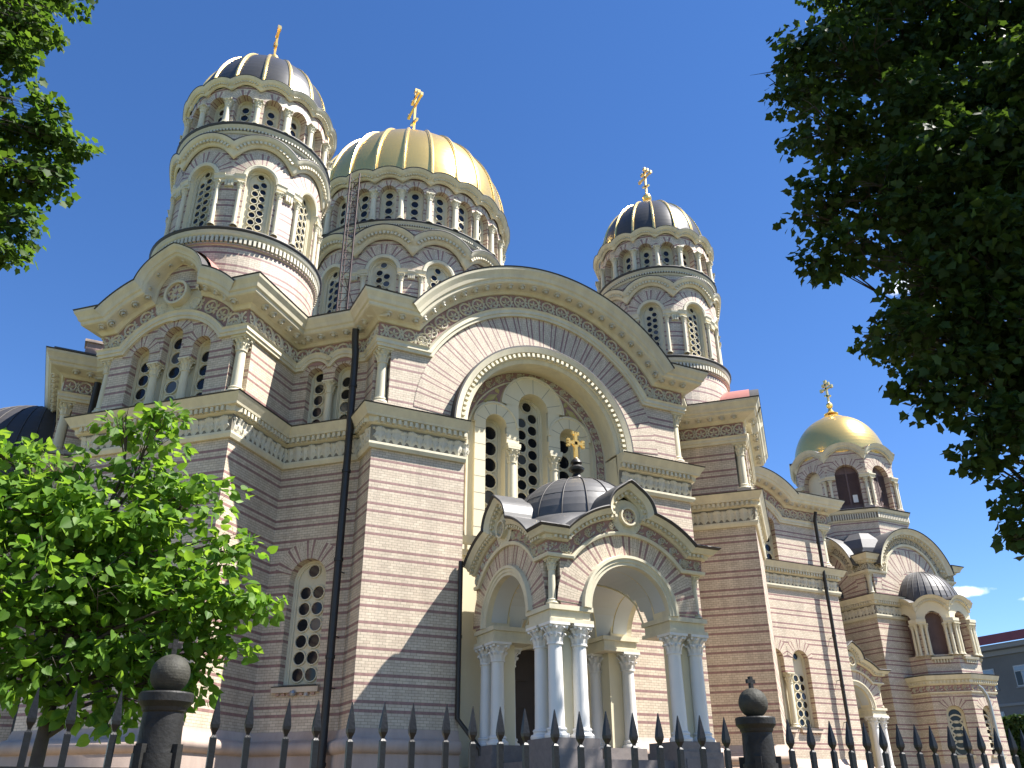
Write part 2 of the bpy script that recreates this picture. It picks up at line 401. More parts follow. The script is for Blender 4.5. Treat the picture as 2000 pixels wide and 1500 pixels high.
def T_acanthus(w, h):
    r = []
    ys = [-.5, -.28, -.05, .18, .36, .45]; outs = [.02, .05, .065, .08, .12, .10]; ws = [.10, .20, .22, .19, .17, .08]
    for dx, k in ((0, 1.), (w * .5, .8)):
        for i in range(5):
            a, b = (ys[i] * h * (k if ys[i] > 0 else 1), outs[i] * k, ws[i] * w * 1.5 * k), (ys[i + 1] * h * (k if ys[i + 1] > 0 else 1), outs[i + 1] * k, ws[i + 1] * w * 1.5 * k)
            for sg in (-1, 1):
                r.append([(dx, a[0], a[1]), (dx + sg * a[2], a[0] - .02, a[1] - .045), (dx + sg * b[2] * (1.15 if i % 2 else .85), b[0], b[1] - .045), (dx, b[0], b[1])])
        for sg in (-1, 1): r += T_ring(.0, h * .09, .1 * k, 6, dx + sg * w * .12, h * .38 * k, 0, 360, .04)
        for sg in (-1, 1): r += T_leaf(dx + sg * w * .05, -h * .4, 90 - sg * 22, h * .55, h * .05, .075)
    return r
def orn(m, F, path, spacing, off, out, tmpl, mat='carving'):
    for (u, z, tu, tz, nu, nz, sp) in along(path, spacing):
        u0, z0_ = u + nu * off, z + nz * off
        for f in tmpl:
            m.face([F.p(u0 + tu * a + nu * b, z0_ + tz * a + nz * b, out + c) for (a, b, c) in f], mat)
# brick wall with arched openings
def wall(m, F, u0, u1, z0, top, ops=(), depth=.4, mat='brick', rmat=None, uo=0., reveal=True, gap=None):
    topf = top if callable(top) else (lambda u: top)
    xs = {u0, u1} | set(F.brk(u0, u1))
    if callable(top): xs |= {u0 + (u1 - u0) * i / 60 for i in range(61)}
    for (uc, hw, zb, zs) in ops:
        xs = {x for x in xs if not (uc - hw < x < uc + hw)}
        for i in range(17): xs.add(uc - hw * math.cos(math.pi * i / 16))
    xs = sorted(xs); xs = [x for i, x in enumerate(xs) if i == 0 or x - xs[i - 1] > 1e-6]
    Q = lambda a, b, za0, za1, zb0, zb1: m.face([F.p(a, za0), F.p(b, zb0), F.p(b, zb1), F.p(a, za1)], mat, [(a + uo, za0), (b + uo, zb0), (b + uo, zb1), (a + uo, za1)])
    for a, b in zip(xs, xs[1:]):
        mid = (a + b) / 2; op = next((o for o in ops if o[0] - o[1] < mid < o[0] + o[1]), None)
        ta, tb = topf(a + (1e-6)), topf(b - 1e-6)
        if op is None:
            if gap and ops and min(o[0] for o in ops) < mid < max(o[0] for o in ops):
                zb = ops[0][2]; Q(a, b, z0, zb, z0, zb); Q(a, b, gap, ta, gap, tb)
                m.face([F.p(a, gap), F.p(b, gap), F.p(b, gap, -depth), F.p(a, gap, -depth)], 'trim')
                m.face([F.p(a, zb, -depth + .03), F.p(b, zb, -depth + .03), F.p(b, gap, -depth + .03), F.p(a, gap, -depth + .03)], 'trim')
                m.face([F.p(a, zb), F.p(b, zb), F.p(b, zb, -depth), F.p(a, zb, -depth)], 'lead_flash')
            else: Q(a, b, z0, ta, z0, tb)
            continue
        uc, hw, zb, zs = op; ar = lambda x: zs + math.sqrt(max(0, hw * hw - (x - uc) ** 2))
        if zb > z0 + 1e-3: Q(a, b, z0, zb, z0, zb)
        Q(a, b, ar(a), ta, ar(b), tb)
    if not reveal: return
    rm = rmat or mat
    for (uc, hw, zb, zs) in ops:
        for sg in (-1, 1):
            x = uc + sg * hw; zq = zb
            if gap and ((sg > 0 and uc < max(o[0] for o in ops)) or (sg < 0 and uc > min(o[0] for o in ops))): zq = min(gap, zs)
            q = [F.p(x, zq), F.p(x, zs), F.p(x, zs, -depth), F.p(x, zq, -depth)]
            uvs = [(0, zq), (0, zs), (depth, zs), (depth, zq)]
            m.face(q if sg < 0 else q[::-1], rm, uvs if sg < 0 else uvs[::-1])
        n = 16
        for i in range(n):
            A, B = math.pi - math.pi * i / n, math.pi - math.pi * (i + 1) / n
            pa, pb = (uc + hw * math.cos(A), zs + hw * math.sin(A)), (uc + hw * math.cos(B), zs + hw * math.sin(B))
            va, vb = (11.43 + (math.pi / 2 - A) * max(hw, .6) * 1.25), (11.43 + (math.pi / 2 - B) * max(hw, .6) * 1.25)
            m.face([F.p(*pa), F.p(*pb), F.p(*pb, -depth), F.p(*pa, -depth)], rm, [(0, va), (0, vb), (depth, vb), (depth, va)], True)
        if zs - zb > .1: m.face([F.p(uc - hw, zb), F.p(uc - hw, zb, -depth), F.p(uc + hw, zb, -depth), F.p(uc + hw, zb)], rm)
def voussoir(m, F, uc, zc, R0, R1, a0=0, a1=180, out=.02, Rm=None, clip=None, mat='brick', step=5, bulge=0, vk=1.):
    Rm = Rm or (R0 + R1) / 2; n = max(4, int((a1 - a0) / step)); f = []
    for i in range(n + 1):
        a = rad(a0 + (a1 - a0) * i / n); c, s_ = math.cos(a), math.sin(a); r1 = R1
        if clip and abs(c) > 1e-6: r1 = min(R1, clip / abs(c))
        r1 = max(r1, R0)
        v = 11.43 + (a - math.pi / 2) * Rm * vk
        f.append((c, s_, r1, v))
    for p, q in zip(f, f[1:]):
        P = lambda t, r, o: F.p(uc + r * t[0], zc + r * t[1], o)
        m.face([P(p, R0, out), P(p, p[2], out), P(q, q[2], out), P(q, R0, out)], mat, [(R0, p[3]), (p[2], p[3]), (q[2], q[3]), (R0, q[3])])
        m.face([P(p, R0, 0), P(p, R0, out), P(q, R0, out), P(q, R0, 0)], mat, [(0, p[3]), (out, p[3]), (out, q[3]), (0, q[3])])
        m.face([P(p, p[2], out), P(p, p[2], 0), P(q, q[2], 0), P(q, q[2], out)], mat, [(0, p[3]), (out, p[3]), (out, q[3]), (0, q[3])])
def disc(m, F, u, z, r, out, mat, seg=14, tilt=0):
    tu, tz = RN.uniform(-tilt, tilt), RN.uniform(-tilt, tilt)
    m.face([F.p(u + r * math.cos(2 * math.pi * i / seg), z + r * math.sin(2 * math.pi * i / seg), out + r * (tu * math.cos(2 * math.pi * i / seg) + tz * math.sin(2 * math.pi * i / seg))) for i in range(seg)], mat)
def ringm(m, F, u, z, ra, rb, o0, o1, mat, seg=14):
    rows = [[F.p(u + r * math.cos(2 * math.pi * i / seg), z + r * math.sin(2 * math.pi * i / seg), o) for i in range(seg)] for (r, o) in ((rb, o0), (rb * .97, o1), (ra, o1), (ra * .97, o0))]
    m.grid(rows, mat, False, True)
def window(parent, F, uc, hw, zb, zs, depth, cols, r, pitch, zfirst, nrow, stag=False, name='window', sub=True, plate='trim', pane='glass', topdisc=True):
    """pierced plate of round panes filling an arched opening"""
    m = MB(); g = MB(); d = -depth + .03
    pts = [(uc - hw, zb), (uc + hw, zb)] + [(uc + hw * math.cos(math.pi * i / 14), zs + hw * math.sin(math.pi * i / 14)) for i in range(15)]
    m.face([F.p(a, b, d) for a, b in pts], plate)
    fr = [(uc - hw, zb, 1, 0)] + [(a[0], a[1], -a[2], -a[3]) for a in arcpath(uc, zs, hw, 180, 0, .12)] + [(uc + hw, zb, -1, 0)]
    sweep(m, F, fr, [(0, d + .09, plate), (hw * .10, d + .09, plate), (hw * .13, d + .045, plate), (hw * .2, d + .045, plate), (hw * .2, d, plate)])
    cen = []
    off = [0] if cols == 1 else [-(r * 1.16), r * 1.16]
    for k in range(nrow):
        for j, o in enumerate(off):
            zz = zfirst + k * pitch + (pitch / 2 if stag and j else 0)
            if math.hypot(o, max(0, zz - zs)) + r < hw * .98 + .02: cen.append((uc + o, zz))
    if cols == 2 and topdisc:
        zt = zs + hw * .8 - r
        cen = [c for c in cen if math.hypot(c[0] - uc, c[1] - zt) > 2.15 * r] + [(uc, zt)]
    for (a, b) in cen:
        ringm(m, F, a, b, r, r * 1.22, d, d + .06, plate)
        disc(g, F, a, b, r * 1.0, d + .018, 'glass_pale' if RN.random() < .1 else pane, 14, .05)
    o = m.build(name, parent)
    if sub: g.build('pane', o)
    else: pass
    return o, g
def glue(a, b):
    """append mesh builder b to a"""
    n = len(a.v); a.v += b.v; a.f += [tuple(i + n for i in f) for f in b.f]; a.uv += b.uv; a.s += b.s
    a.m += [a.mi(b.names[k]) for k in b.m]
COLM = {}
def column_mesh(key, h, r, mat, caph, base=True, seg=14, leaves=8):
    """shaft with base and leafy capital, origin at the foot"""
    if key in COLM: return COLM[key]
    m = MB(); cm = MB(); z1 = h - caph
    pr = []
    if base: pr += [(r * 1.55, 0, mat), (r * 1.6, r * .25, mat), (r * 1.5, r * .5, mat), (r * 1.22, r * .62, mat), (r * 1.18, r * .8, mat), (r * 1.3, r * .95, mat), (r * 1.22, r * 1.15, mat), (r * 1.02, r * 1.25, mat)]
    else: pr += [(r, 0, mat)]
    pr += [(r, r * 2, mat), (r * .9, z1 - r * .5, mat), (r * .92, z1 - r * .25, mat), (r * 1.08, z1 - r * .22, mat), (r * 1.08, z1, mat), (r * .9, z1, mat)]
    m.lathe((0, 0, 0), pr, seg)
    # capital: bell, two rows of leaves, corner volutes, abacus
    cm.lathe((0, 0, 0), [(r * .92, z1, mat), (r * 1.0, z1 + caph * .4, mat), (r * 1.25, z1 + caph * .75, mat), (r * 1.5, z1 + caph * .88, mat), (r * 1.5, h - .001, mat)], seg)
    for row, (zb, zt, ro, off) in enumerate(((0, .45, 1.42, 0), (.2, .78, 1.62, .5))):
        for k in range(leaves):
            a = 2 * math.pi * (k + off) / leaves
            d = Vector((math.cos(a), math.sin(a), 0)); t = Vector((-d.y, d.x, 0)); w = r * .40
            L = [(r * .95, zb, .7), (r * 1.08, zb + (zt - zb) * .55, 1.0), (r * ro, zt, .75), (r * (ro + .05), zt - .1, .35)]
            rows = [[d * rr * (.94) + t * (-w * ww) + Vector((0, 0, z1 + caph * zz)), d * (rr + r * .09) + Vector((0, 0, z1 + caph * zz)), d * rr * (.94) + t * (w * ww) + Vector((0, 0, z1 + caph * zz))] for rr, zz, ww in L]
            cm.grid(rows, mat, False)
    for k in range(4):
        a = math.pi / 4 + k * math.pi / 2; d = Vector((math.cos(a), math.sin(a), 0)); t = Vector((-d.y, d.x, 0))
        c = d * r * 1.62 + Vector((0, 0, z1 + caph * .80))
        cm.tube([c - t * r * .16, c + t * r * .16], r * .26, mat, 8)
    cm.box((0, 0, h - caph * .07), ((r * 1.5, 0, 0), (0, r * 1.5, 0), (0, 0, caph * .07)), mat)
    COLM[key] = (m, cm); return COLM[key]
COLO = {}
def column(parent, key, pos, h, r, mat='trim', caph=None, rot=0, sub=False, base=True, name='column'):
    caph = caph or r * 2.6
    k = (key, sub)
    if k not in COLO:
        m, cm = column_mesh(key, h, r, mat, caph, base)
        if sub:
            a = m.build(name, parent); b = cm.build('capital', a)
        else:
            mm = MB(); glue(mm, m); glue(mm, cm); a = mm.build(name, parent); b = None
        COLO[k] = (a, b); a.location = pos; a.rotation_euler = (0, 0, rot); return a
    a, b = COLO[k]; c = link_copy(a, parent, pos, (0, 0, rot))
    if b: link_copy(b, c)
    return c
def cross(parent, loc, h, rot=0, ball=.0, mat='gold_bright', name='cross', orth=True, t=.05, foot='gold'):
    """eight-pointed cross on a turned gilt foot; bars run along local x"""
    m = MB(); z = 0
    if ball:
        b = ball
        m.lathe((0, 0, 0), [(b * 2.0, -.05, foot), (b * 2.1, .02, foot), (b * 1.4, .12 * b / .3, foot), (b * .75, b * 1.1, foot), (b * .5, b * 2.0, foot), (b * .55, b * 2.1, foot), (b * .9, b * 2.5, foot), (b * 1.0, b * 3.0, foot), (b * .85, b * 3.5, foot), (b * .4, b * 3.9, foot), (b * .25, b * 4.2, foot), (t, b * 4.4, foot), (.001, b * 4.4, foot)], 18)
        z = b * 4.2
    H = h
    bx = lambda cx, cz, hx, hz, a=0: m.box((cx, 0, z + cz), ((hx * math.cos(a), 0, hx * math.sin(a)), (0, t, 0), (-hz * math.sin(a), 0, hz * math.cos(a))), mat)
    bx(0, H / 2, t, H / 2)
    if orth:
        bx(0, H * .66, H * .29, t * 1.0); bx(0, H * .85, H * .14, t * 1.0); bx(0, H * .30, H * .17, t, rad(22))
        for (x, zz) in ((-H * .29, H * .66), (H * .29, H * .66), (0, H), (-H * .14, H * .85), (H * .14, H * .85)): m.box((x, 0, z + zz), ((t * 1.7, 0, 0), (0, t * 1.2, 0), (0, 0, t * 1.7)), mat)
    else:
        bx(0, H * .6, H * .31, t)
        for (x, zz, ax) in ((-H * .31, H * .6, 1), (H * .31, H * .6, 1), (0, H, 0)):
            for k in (-1, 0, 1):
                ox, oz = (0, k) if ax else (k, 0)
                m.box((x + ox * t * 1.5, 0, z + zz + oz * t * 1.5), ((t * 1.0, 0, 0), (0, t * .95, 0), (0, 0, t * 1.0)), mat)
        m.box((0, 0, z + H * .6), ((t * 2.0, 0, 0), (0, t * .9, 0), (0, 0, t * 2.0)), mat)
    o = m.build(name, parent, loc); o.rotation_euler = (0, 0, rot); return o
# ------------------------------------------------------------------ ground
g = MB(); g.face([(-900, -900, 0), (900, -900, 0), (900, 900, 0), (-900, 900, 0)], 'grass'); tag(g.build('ground'), kind='structure')
g = MB(); g.abox(-30, 59, -6, 4.3, -.2, .12, 'paving'); tag(g.build('pavement'), kind='structure')
g = MB(); g.face([(60, -200, .02), (92, -200, .02), (92, 300, .02), (60, 300, .02)], 'road'); tag(g.build('road'), kind='structure')
g = MB(); g.face([(-14, 14, .02), (58, 14, .02), (58, 33, .02), (-14, 33, .02)], 'paving'); tag(g.build('path'), kind='structure')

# ------------------------------------------------------------------ cathedral: walls
CA = empty('cathedral')
tag(CA, 'striped brick cathedral with gilded and black ribbed domes, round arches and a columned porch', 'cathedral')
XC = 14.05
PV = [(-2.15, 47.7), (-2.15, 34.73), (-.87, 34.73), (1.26, 32.6), (-.95, 30.39), (3.25, 26.2), (5.45, 28.4), (7.57, 26.28), (7.57, 25), (20.53, 25), (20.53, 26.28),
      (22.65, 28.4), (24.85, 26.2), (29.05, 30.39), (26.84, 32.6), (28.97, 34.73), (38.45, 34.73), (38.45, 41.2), (45.4, 41.2)]
PF = Poly(PV); U = PF.u; LAST = len(PV) - 1
UC = (U[8] + U[9]) / 2
OPW = 3.16
NOTCH = {1, 4, 5, 8, 9, 12, 13, 16}; NS = .46          # upper corners where a column stands in a notch
ZL, ZU = 11.93, 15.73
G15 = U[15] + 32.74 - 28.97
GAB = {8: (UC, 13.35, 5.1), 4: ((U[4] + U[5]) / 2, 14.45, 2.35), 12: ((U[12] + U[13]) / 2, 14.45, 2.35), 15: (G15, 14.5, 2.35)}
def gtop(i):
    if i not in GAB: return ZU + .1
    uc, zc, R_ = GAB[i]
    return lambda u: max(ZU + .1, zc + math.sqrt(max(0, (R_ + .1) ** 2 - (u - uc) ** 2)))
lw = lambda x: (U[15] + x - 28.97, .57, 4.85, 8.16)
LOW = {6: [(U[6] + 1.47, .67, 4.75, 8.02)], 15: [lw(31.35), lw(33.1), lw(34.85)]}
tri = lambda c: [(c - 1.26, .36, 13.42, 15.6), (c, .39, 13.42, 16.16), (c + 1.26, .36, 13.42, 15.6)]
UPP = {4: tri(GAB[4][0]), 12: tri(GAB[12][0]), 15: tri(G15), 6: [(U[6] + .92, .32, 13.42, 15.48), (U[6] + 2.05, .34, 13.42, 15.48)]}
for i in range(LAST):
    m = MB(); a, b = U[i], U[i + 1]; low = LOW.get(i, []); upp = UPP.get(i, [])
    if i == 8:
        wall(m, PF, a, UC - OPW, 0, 13.3); wall(m, PF, UC + OPW, b, 0, 13.3)
    else: wall(m, PF, a, b, 0, 13.3, low, .42, gap=7.55 if i == 15 else None)
    sa = NS if i in NOTCH else 0; sb = NS if i + 1 in NOTCH else 0
    if i == 8:
        wall(m, PF, a + sa, b - sb, 13.3, gtop(i), [(UC, OPW, 13.3, 13.35)], .9, rmat='plaster')
        for sg in (-1, 1):
            x = UC + sg * OPW; m.face([PF.p(x, 0), PF.p(x, 13.35), PF.p(x, 13.35, -.9), PF.p(x, 0, -.9)], 'plaster')
    else: wall(m, PF, a + sa, b - sb, 13.3, gtop(i), upp, .42, gap=15.22)
    for (c, s_, n) in ((a, 1, sa), (b, -1, sb)):
        if n:
            x = c + s_ * NS
            m.face([PF.p(x, 13.3), PF.p(x, ZU + .1), PF.p(x, ZU + .1, -NS), PF.p(x, 13.3, -NS)], 'brick', [(0, 13.3), (0, ZU), (NS, ZU), (NS, 13.3)])
            m.face([PF.p(c, ZU), PF.p(x, ZU), PF.p(x, ZU + .1), PF.p(c, ZU + .1)], 'trim')
    for k, (uc, hw, zb, zs) in enumerate(upp): voussoir(m, PF, uc, zs, hw, hw + (.42 if hw > .35 else .32), 0, 180, .012 + .005 * (k % 2), Rm=.62, vk=1.45)
    for (uc, hw, zb, zs) in low: voussoir(m, PF, uc, zs, hw, hw + (.62 if i == 6 else .55), 15, 165, .012, Rm=1.25, clip=None if i == 6 else .86)
    if i == 8: voussoir(m, PF, UC, 13.35, 3.6, 5.12, 4, 176, .014, Rm=4.6, step=2.5, vk=1.42)
    m.build('wall', CA)
    for (uc, hw, zb, zs) in low:
        window(CA, PF, uc, hw, zb, zs, .42, 2, hw * .30, hw * .76, zb + hw * .52, 6)
        s = MB()                                        # brick sill with lead cover
        P = lambda x, z, o: PF.p(x, z, o)
        sweep(s, PF, [(uc - hw - .14, zb - .06, 0, 1), (uc + hw + .14, zb - .06, 0, 1)], [(-.16, .0, 'brick'), (-.16, .14, 'brick'), (0, .14, 'lead_flash'), (.02, .17, 'lead_flash'), (.12, -.3, 'lead_flash')])
        dentils(s, PF, [(uc - hw - .05, zb - .3, 0, 1), (uc + hw + .05, zb - .3, 0, 1)], .2, 0, .07, 0, .08, 'salmon_brick', .55)
        s.build('sill', CA)
    for k, (uc, hw, zb, zs) in enumerate(upp):
        window(CA, PF, uc, hw, zb, zs, .42, 1, hw * .60, hw * 1.46, zb + hw * .9, 5 if i == 6 else 4 + (k == 1))
    if upp:                                             # columns between the lights
        for (p, q) in zip(upp, upp[1:]):
            ue = ((p[0] + p[1]) + (q[0] - q[1])) / 2; pp = PF.p(ue, 13.42, -.15)
            column(CA, 'light', pp, 1.80, .15, 'trim', .46, PF.ang(ue), True)
for (q0, q1) in zip(LOW[15], LOW[15][1:]): column(CA, 'lowlight', PF.p((q0[0] + q1[0]) / 2, 4.85, -.17), 2.7, .17, 'trim', .5, 0, True)
for i in sorted(NOTCH):
    q = PF.p(U[i], 13.3, -.25)
    m = MB(); m.box((q.x, q.y, 13.46), (Vector((math.cos(PF.ang(U[i] - .01)), math.sin(PF.ang(U[i] - .01)), 0)) * .3, Vector((-math.sin(PF.ang(U[i] - .01)), math.cos(PF.ang(U[i] - .01)), 0)) * .3, (0, 0, .16)), 'brick')
    m.build('plinth_block', CA)
    column(CA, 'corner', (q.x, q.y, 13.62), 2.11, .19, 'trim', .5, PF.ang(U[i] - .01), True)
# plinth with a heavy roll moulding
m = MB(); pl = [(0, .14, 'plinth'), (2.66, .14, 'plinth'), (2.74, .12, 'plinth')]
pl += [(2.95 - .2 * math.cos(math.pi * k / 8), .12 + .15 * math.sin(math.pi * k / 8), 'plinth') for k in range(9)] + [(3.17, .1, 'plinth'), (3.2, .07, 'plinth'), (3.42, .02, 'plinth')]
for a, b in ((U[0], UC - OPW), (UC + OPW, U[LAST])): sweep(m, PF, fpath(PF, a, b, 0), pl, True)
m.build('plinth', CA)
# lower cornice with acanthus frieze
def lower_cornice(F, a, b, z=ZL, k=1., name='cornice', par=CA, sp=.56):
    m = MB(); p = fpath(F, a, b, z)
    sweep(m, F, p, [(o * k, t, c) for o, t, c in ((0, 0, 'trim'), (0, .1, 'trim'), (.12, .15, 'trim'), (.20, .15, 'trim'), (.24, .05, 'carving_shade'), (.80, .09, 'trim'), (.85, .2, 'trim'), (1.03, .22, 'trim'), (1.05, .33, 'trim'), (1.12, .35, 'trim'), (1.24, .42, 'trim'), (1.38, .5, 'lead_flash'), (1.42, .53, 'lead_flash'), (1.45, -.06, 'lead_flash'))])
    dentils(m, F, p, .2, .87 * k, 1.03 * k, .22, .32)
    m.build(name, par)
    f = MB(); orn(f, F, p, sp * k, .52 * k, .055, T_acanthus(sp * k, .55 * k)); f.build('frieze', par)
lower_cornice(PF, U[0], UC - OPW); lower_cornice(PF, UC + OPW, U[LAST])
# main cornice: horizontal between the bays, arched over the gables
ARCS = [GAB[4], GAB[8], GAB[12], GAB[15]]
mp = fpath(PF, U[0], U[LAST], ZU, ARCS, .2)
cp = fpath(PF, U[0], U[LAST], ZU + .95, [(a, z, r + .95) for a, z, r in ARCS], .12)
cp = cresting(cp, [(GAB[i][0], 17.84, 1.0, .64, .13, 14.45, 3.30) for i in (4, 12)], .82)
m = MB()
ap = fpath(PF, U[0], U[LAST], ZU, [GAB[4], (U[6] + .92, 15.48, .56), (U[6] + 2.05, 15.48, .56)] + ARCS[1:], .15)
sweep(m, PF, ap, [(0, 0, 'trim'), (0, .10, 'trim'), (.10, .11, 'trim'), (.12, .15, 'trim'), (.24, .15, 'trim'), (.31, .2, 'trim'), (.33, .05, 'trim')])
sweep(m, PF, mp, [(.15, .04, 'carving_ground'), (.95, .06, 'trim')])
sweep(m, PF, cp, [(-.02, .0, 'trim'), (-.02, .14, 'trim'), (.07, .22, 'trim'), (.10, .28, 'carving'), (.21, .62, 'trim'), (.25, .66, 'trim'), (.35, .68, 'trim'), (.39, .74, 'trim'), (.51, .78, 'trim'), (.67, .88, 'trim'), (.75, .90, 'lead_flash'), (.80, .93, 'lead_flash'), (.82, .1, 'lead_flash')])
m.build('cornice', CA)
f = MB(); orn(f, PF, mp, .56, .63, .06, T_scroll(.56, .56)); f.build('frieze', CA)
f = MB()                                                # rosettes under the cornice
for (u, z, tu, tz, nu, nz, sp) in along(cp, .52):
    for t in T_ring(0, .10, .14, 8) + T_ring(.10, .16, .05, 8):
        f.face([PF.p(u + tu * a + nu * (.15 + b * .31 - c * .9), z + tz * a + nz * (.15 + b * .31 - c * .9), .45 + b * .95 + c * .3) for (a, b, c) in t], 'carving')
f.build('rosettes', CA)
def medallion(par, F, uc, zc, R, o, panel, ground='carving_ground'):
    m = MB()
    ringm(m, F, uc, zc, R * .8, R, .06, o + .1, 'trim', 28); disc(m, F, uc, zc, R * .82, o, ground, 28)
    for a in (45, 135, 225, 315):
        for d, l in ((0, .66), (-32, .5), (32, .5)):
            for t in T_leaf(uc + R * .1 * math.cos(rad(a)), zc + R * .1 * math.sin(rad(a)), a + d, R * l, R * .12, .07): m.face([F.p(x, y, o + c) for x, y, c in t], 'carving')
    for k in range(4):
        for t in T_ring(R * .14, R * .26, .05, 8, uc + R * .5 * math.cos(k * math.pi / 2), zc + R * .5 * math.sin(k * math.pi / 2)): m.face([F.p(x, y, o + c) for x, y, c in t], 'carving')
    n = 24
    m.face([F.p(uc + panel * math.cos(2 * math.pi * k / n), zc + panel * math.sin(2 * math.pi * k / n) * 1.02, .09) for k in range(n)], 'trim')
    m.build('medallion', par)
for i in (4, 12): medallion(CA, PF, GAB[i][0], 17.80, .5, .26, 1.03)
# great arch: ring, deep reveal and the triple light at its back
m = MB(); rp = arcpath(UC, 13.35, OPW, 180, 0, .14)
sweep(m, PF, rp, [(-.06, -.5, 'trim'), (-.06, .05, 'trim'), (.05, .1, 'trim'), (.1, .1, 'trim'), (.12, .18, 'trim'), (.28, .2, 'trim'), (.3, .3, 'trim'), (.4, .33, 'trim'), (.5, .36, 'lead_flash'), (.56, .36, 'lead_flash'), (.58, .0, 'lead_flash')])
dentils(m, PF, rp, .2, .13, .27, .19, .29)
m.build('arch_ring', CA)
BF = Poly([(7.57, 25.9), (20.53, 25.9)]); BC = 6.48
LT3 = [(BC - 1.57, .43, 9.7, 14.0), (BC, .63, 9.7, 14.95), (BC + 1.57, .43, 9.7, 14.0)]
m = MB()
wall(m, BF, BC - 3.2, BC + 3.2, 9.4, lambda u: 13.35 + math.sqrt(max(.01, 3.2 ** 2 - (u - BC) ** 2)), LT3, .55, 'plaster')
wall(m, BF, BC - 3.2, BC + 3.2, 0, 9.4, [(BC, 1.25, 0, 4.9)], .4, 'plaster')
for (uc, hw, zb, zs), R_ in zip(LT3, (.86, 1.28, .86)):
    voussoir(m, BF, uc, zs, hw, R_, 0, 180, .13, mat='plaster')
    sweep(m, BF, arcpath(uc, zs, R_), [(-.02, .13, 'trim'), (0, .17, 'trim'), (.07, .17, 'trim'), (.09, 0, 'trim')])
    for k in range(5):                                  # joints of the arch stones
        a = rad(18 + 36 * k); c, s_ = math.cos(a), math.sin(a); t = .012
        m.face([BF.p(uc + r * c + sg * t * s_, zs + r * s_ - sg * t * c, .134) for r, sg in ((hw, 1), (R_ - .03, 1), (R_ - .03, -1), (hw, -1))], 'joint')
for sg in (-1, 1):
    for (x0, x1, zt) in ((1.57 + .43, 1.57 + .86, 14.0), (.63, 1.57 - .43, 13.75)):
        p, q = BC + sg * x0, BC + sg * x1
        if sg < 0: p, q = q, p
        z0 = 9.7 if x0 > 1 else 13.2
        m.face([BF.p(p, z0, .13), BF.p(q, z0, .13), BF.p(q, zt, .13), BF.p(p, zt, .13)], 'plaster')
        m.face([BF.p(p, z0, 0), BF.p(p, z0, .13), BF.p(p, zt, .13), BF.p(p, zt, 0)], 'plaster'); m.face([BF.p(q, z0, .13), BF.p(q, z0, 0), BF.p(q, zt, 0), BF.p(q, zt, .13)], 'plaster')
        z = z0 + .33
        while z < zt:
            m.face([BF.p(p, z, .134), BF.p(q, z, .134), BF.p(q, z + .022, .134), BF.p(p, z + .022, .134)], 'joint'); z += .62
    m.face([BF.p(BC + sg * .63, 13.75, .118), BF.p(BC + sg * 1.14, 13.75, .118), BF.p(BC + sg * 1.14, 14.95, .118), BF.p(BC + sg * .63, 14.95, .118)], 'plaster')
# still and base of the triple light
sweep(m, BF, [(BC - 3.2, 9.0, 0, 1), (BC + 3.2, 9.0, 0, 1)], [(0, 0, 'trim'), (0, .1, 'trim'), (.3, .12, 'trim'), (.4, .22, 'trim'), (.62, .3, 'lead_flash'), (.66, .0, 'lead_flash')])
dentils(m, BF, [(BC - 3.2, 9.05, 0, 1), (BC + 3.2, 9.05, 0, 1)], .24, .12, .28, .11, .2)
m.build('apse_wall', CA)
m = MB()
fp = [(BC - 2.74, 9.7, -1, 0), (BC - 2.74, 11.5, -1, 0)] + arcpath(BC, 13.35, 2.74, 180, 0, .15) + [(BC + 2.74, 11.5, 1, 0), (BC + 2.74, 9.7, 1, 0)]
sweep(m, BF, fp, [(-.06, .0, 'trim'), (-.04, .1, 'trim'), (0, .1, 'trim'), (.02, .05, 'carving_ground'), (.38, .05, 'trim'), (.40, .1, 'trim'), (.44, .1, 'trim')])
orn(m, BF, fp, .46, .2, .055, T_rinceau(.46, .36))
for sg in (-1, 1):                                      # painted spandrels with a beast in relief
    c = (BC + sg * 1.72, 15.12)
    for d, col in ((.0, 'carving_ground'),): m.face([BF.p(c[0] + sg * x, c[1] + z, .03) for x, z in ((-.62, .72), (.1, .36), (.55, -.1), (.62, -.45), (.3, -.2), (0, -.14), (-.3, -.25), (-.5, .1))], col)
    for (x, z, a, L, w) in ((-.25, .2, -35, .75, .13), (-.3, .22, 60, .3, .11), (-.15, .12, -110, .3, .05), (.25, -.1, -100, .28, .05), (.3, -.12, -20, .35, .04), (-.2, .1, -80, .25, .04)):
        for t in T_leaf(x, z, a, L, w, .07): m.face([BF.p(c[0] + sg * q[0], c[1] + q[1], .035 + q[2]) for q in t], 'olive')
m.build('frieze', CA)
for (uc, hw, zb, zs) in LT3:
    if hw > .5: window(CA, BF, uc, hw, zb, zs, .5, 2, .20, .50, zb + .35, 11, True)
    else: window(CA, BF, uc, hw, zb, zs, .5, 1, .27, .63, zb + .4, 7)
for sg in (-1, 1): column(CA, 'apse', BF.p(BC + sg * .885, 9.7, .02), 3.5, .165, 'trim', .55, 0, True)
m = MB()
for sg in (-1, 1):
    p = BF.p(BC + sg * .885, 13.27, .02); m.box(p, ((.27, 0, 0), (0, .25, 0), (0, 0, .07)), 'trim')
m.build('impost', CA)
m = MB(); m.face([BF.p(BC - 1.3, 0, -.38), BF.p(BC + 1.3, 0, -.38), BF.p(BC + 1.3, 6.3, -.38), BF.p(BC - 1.3, 6.3, -.38)], 'door')
for k in range(2):
    for j in range(4): m.box(BF.p(BC - .62 + 1.24 * k, 2.9 + j * .85, -.36), ((.45, 0, 0), (0, .03, 0), (0, 0, .33)), 'door')
m.build('door', CA)
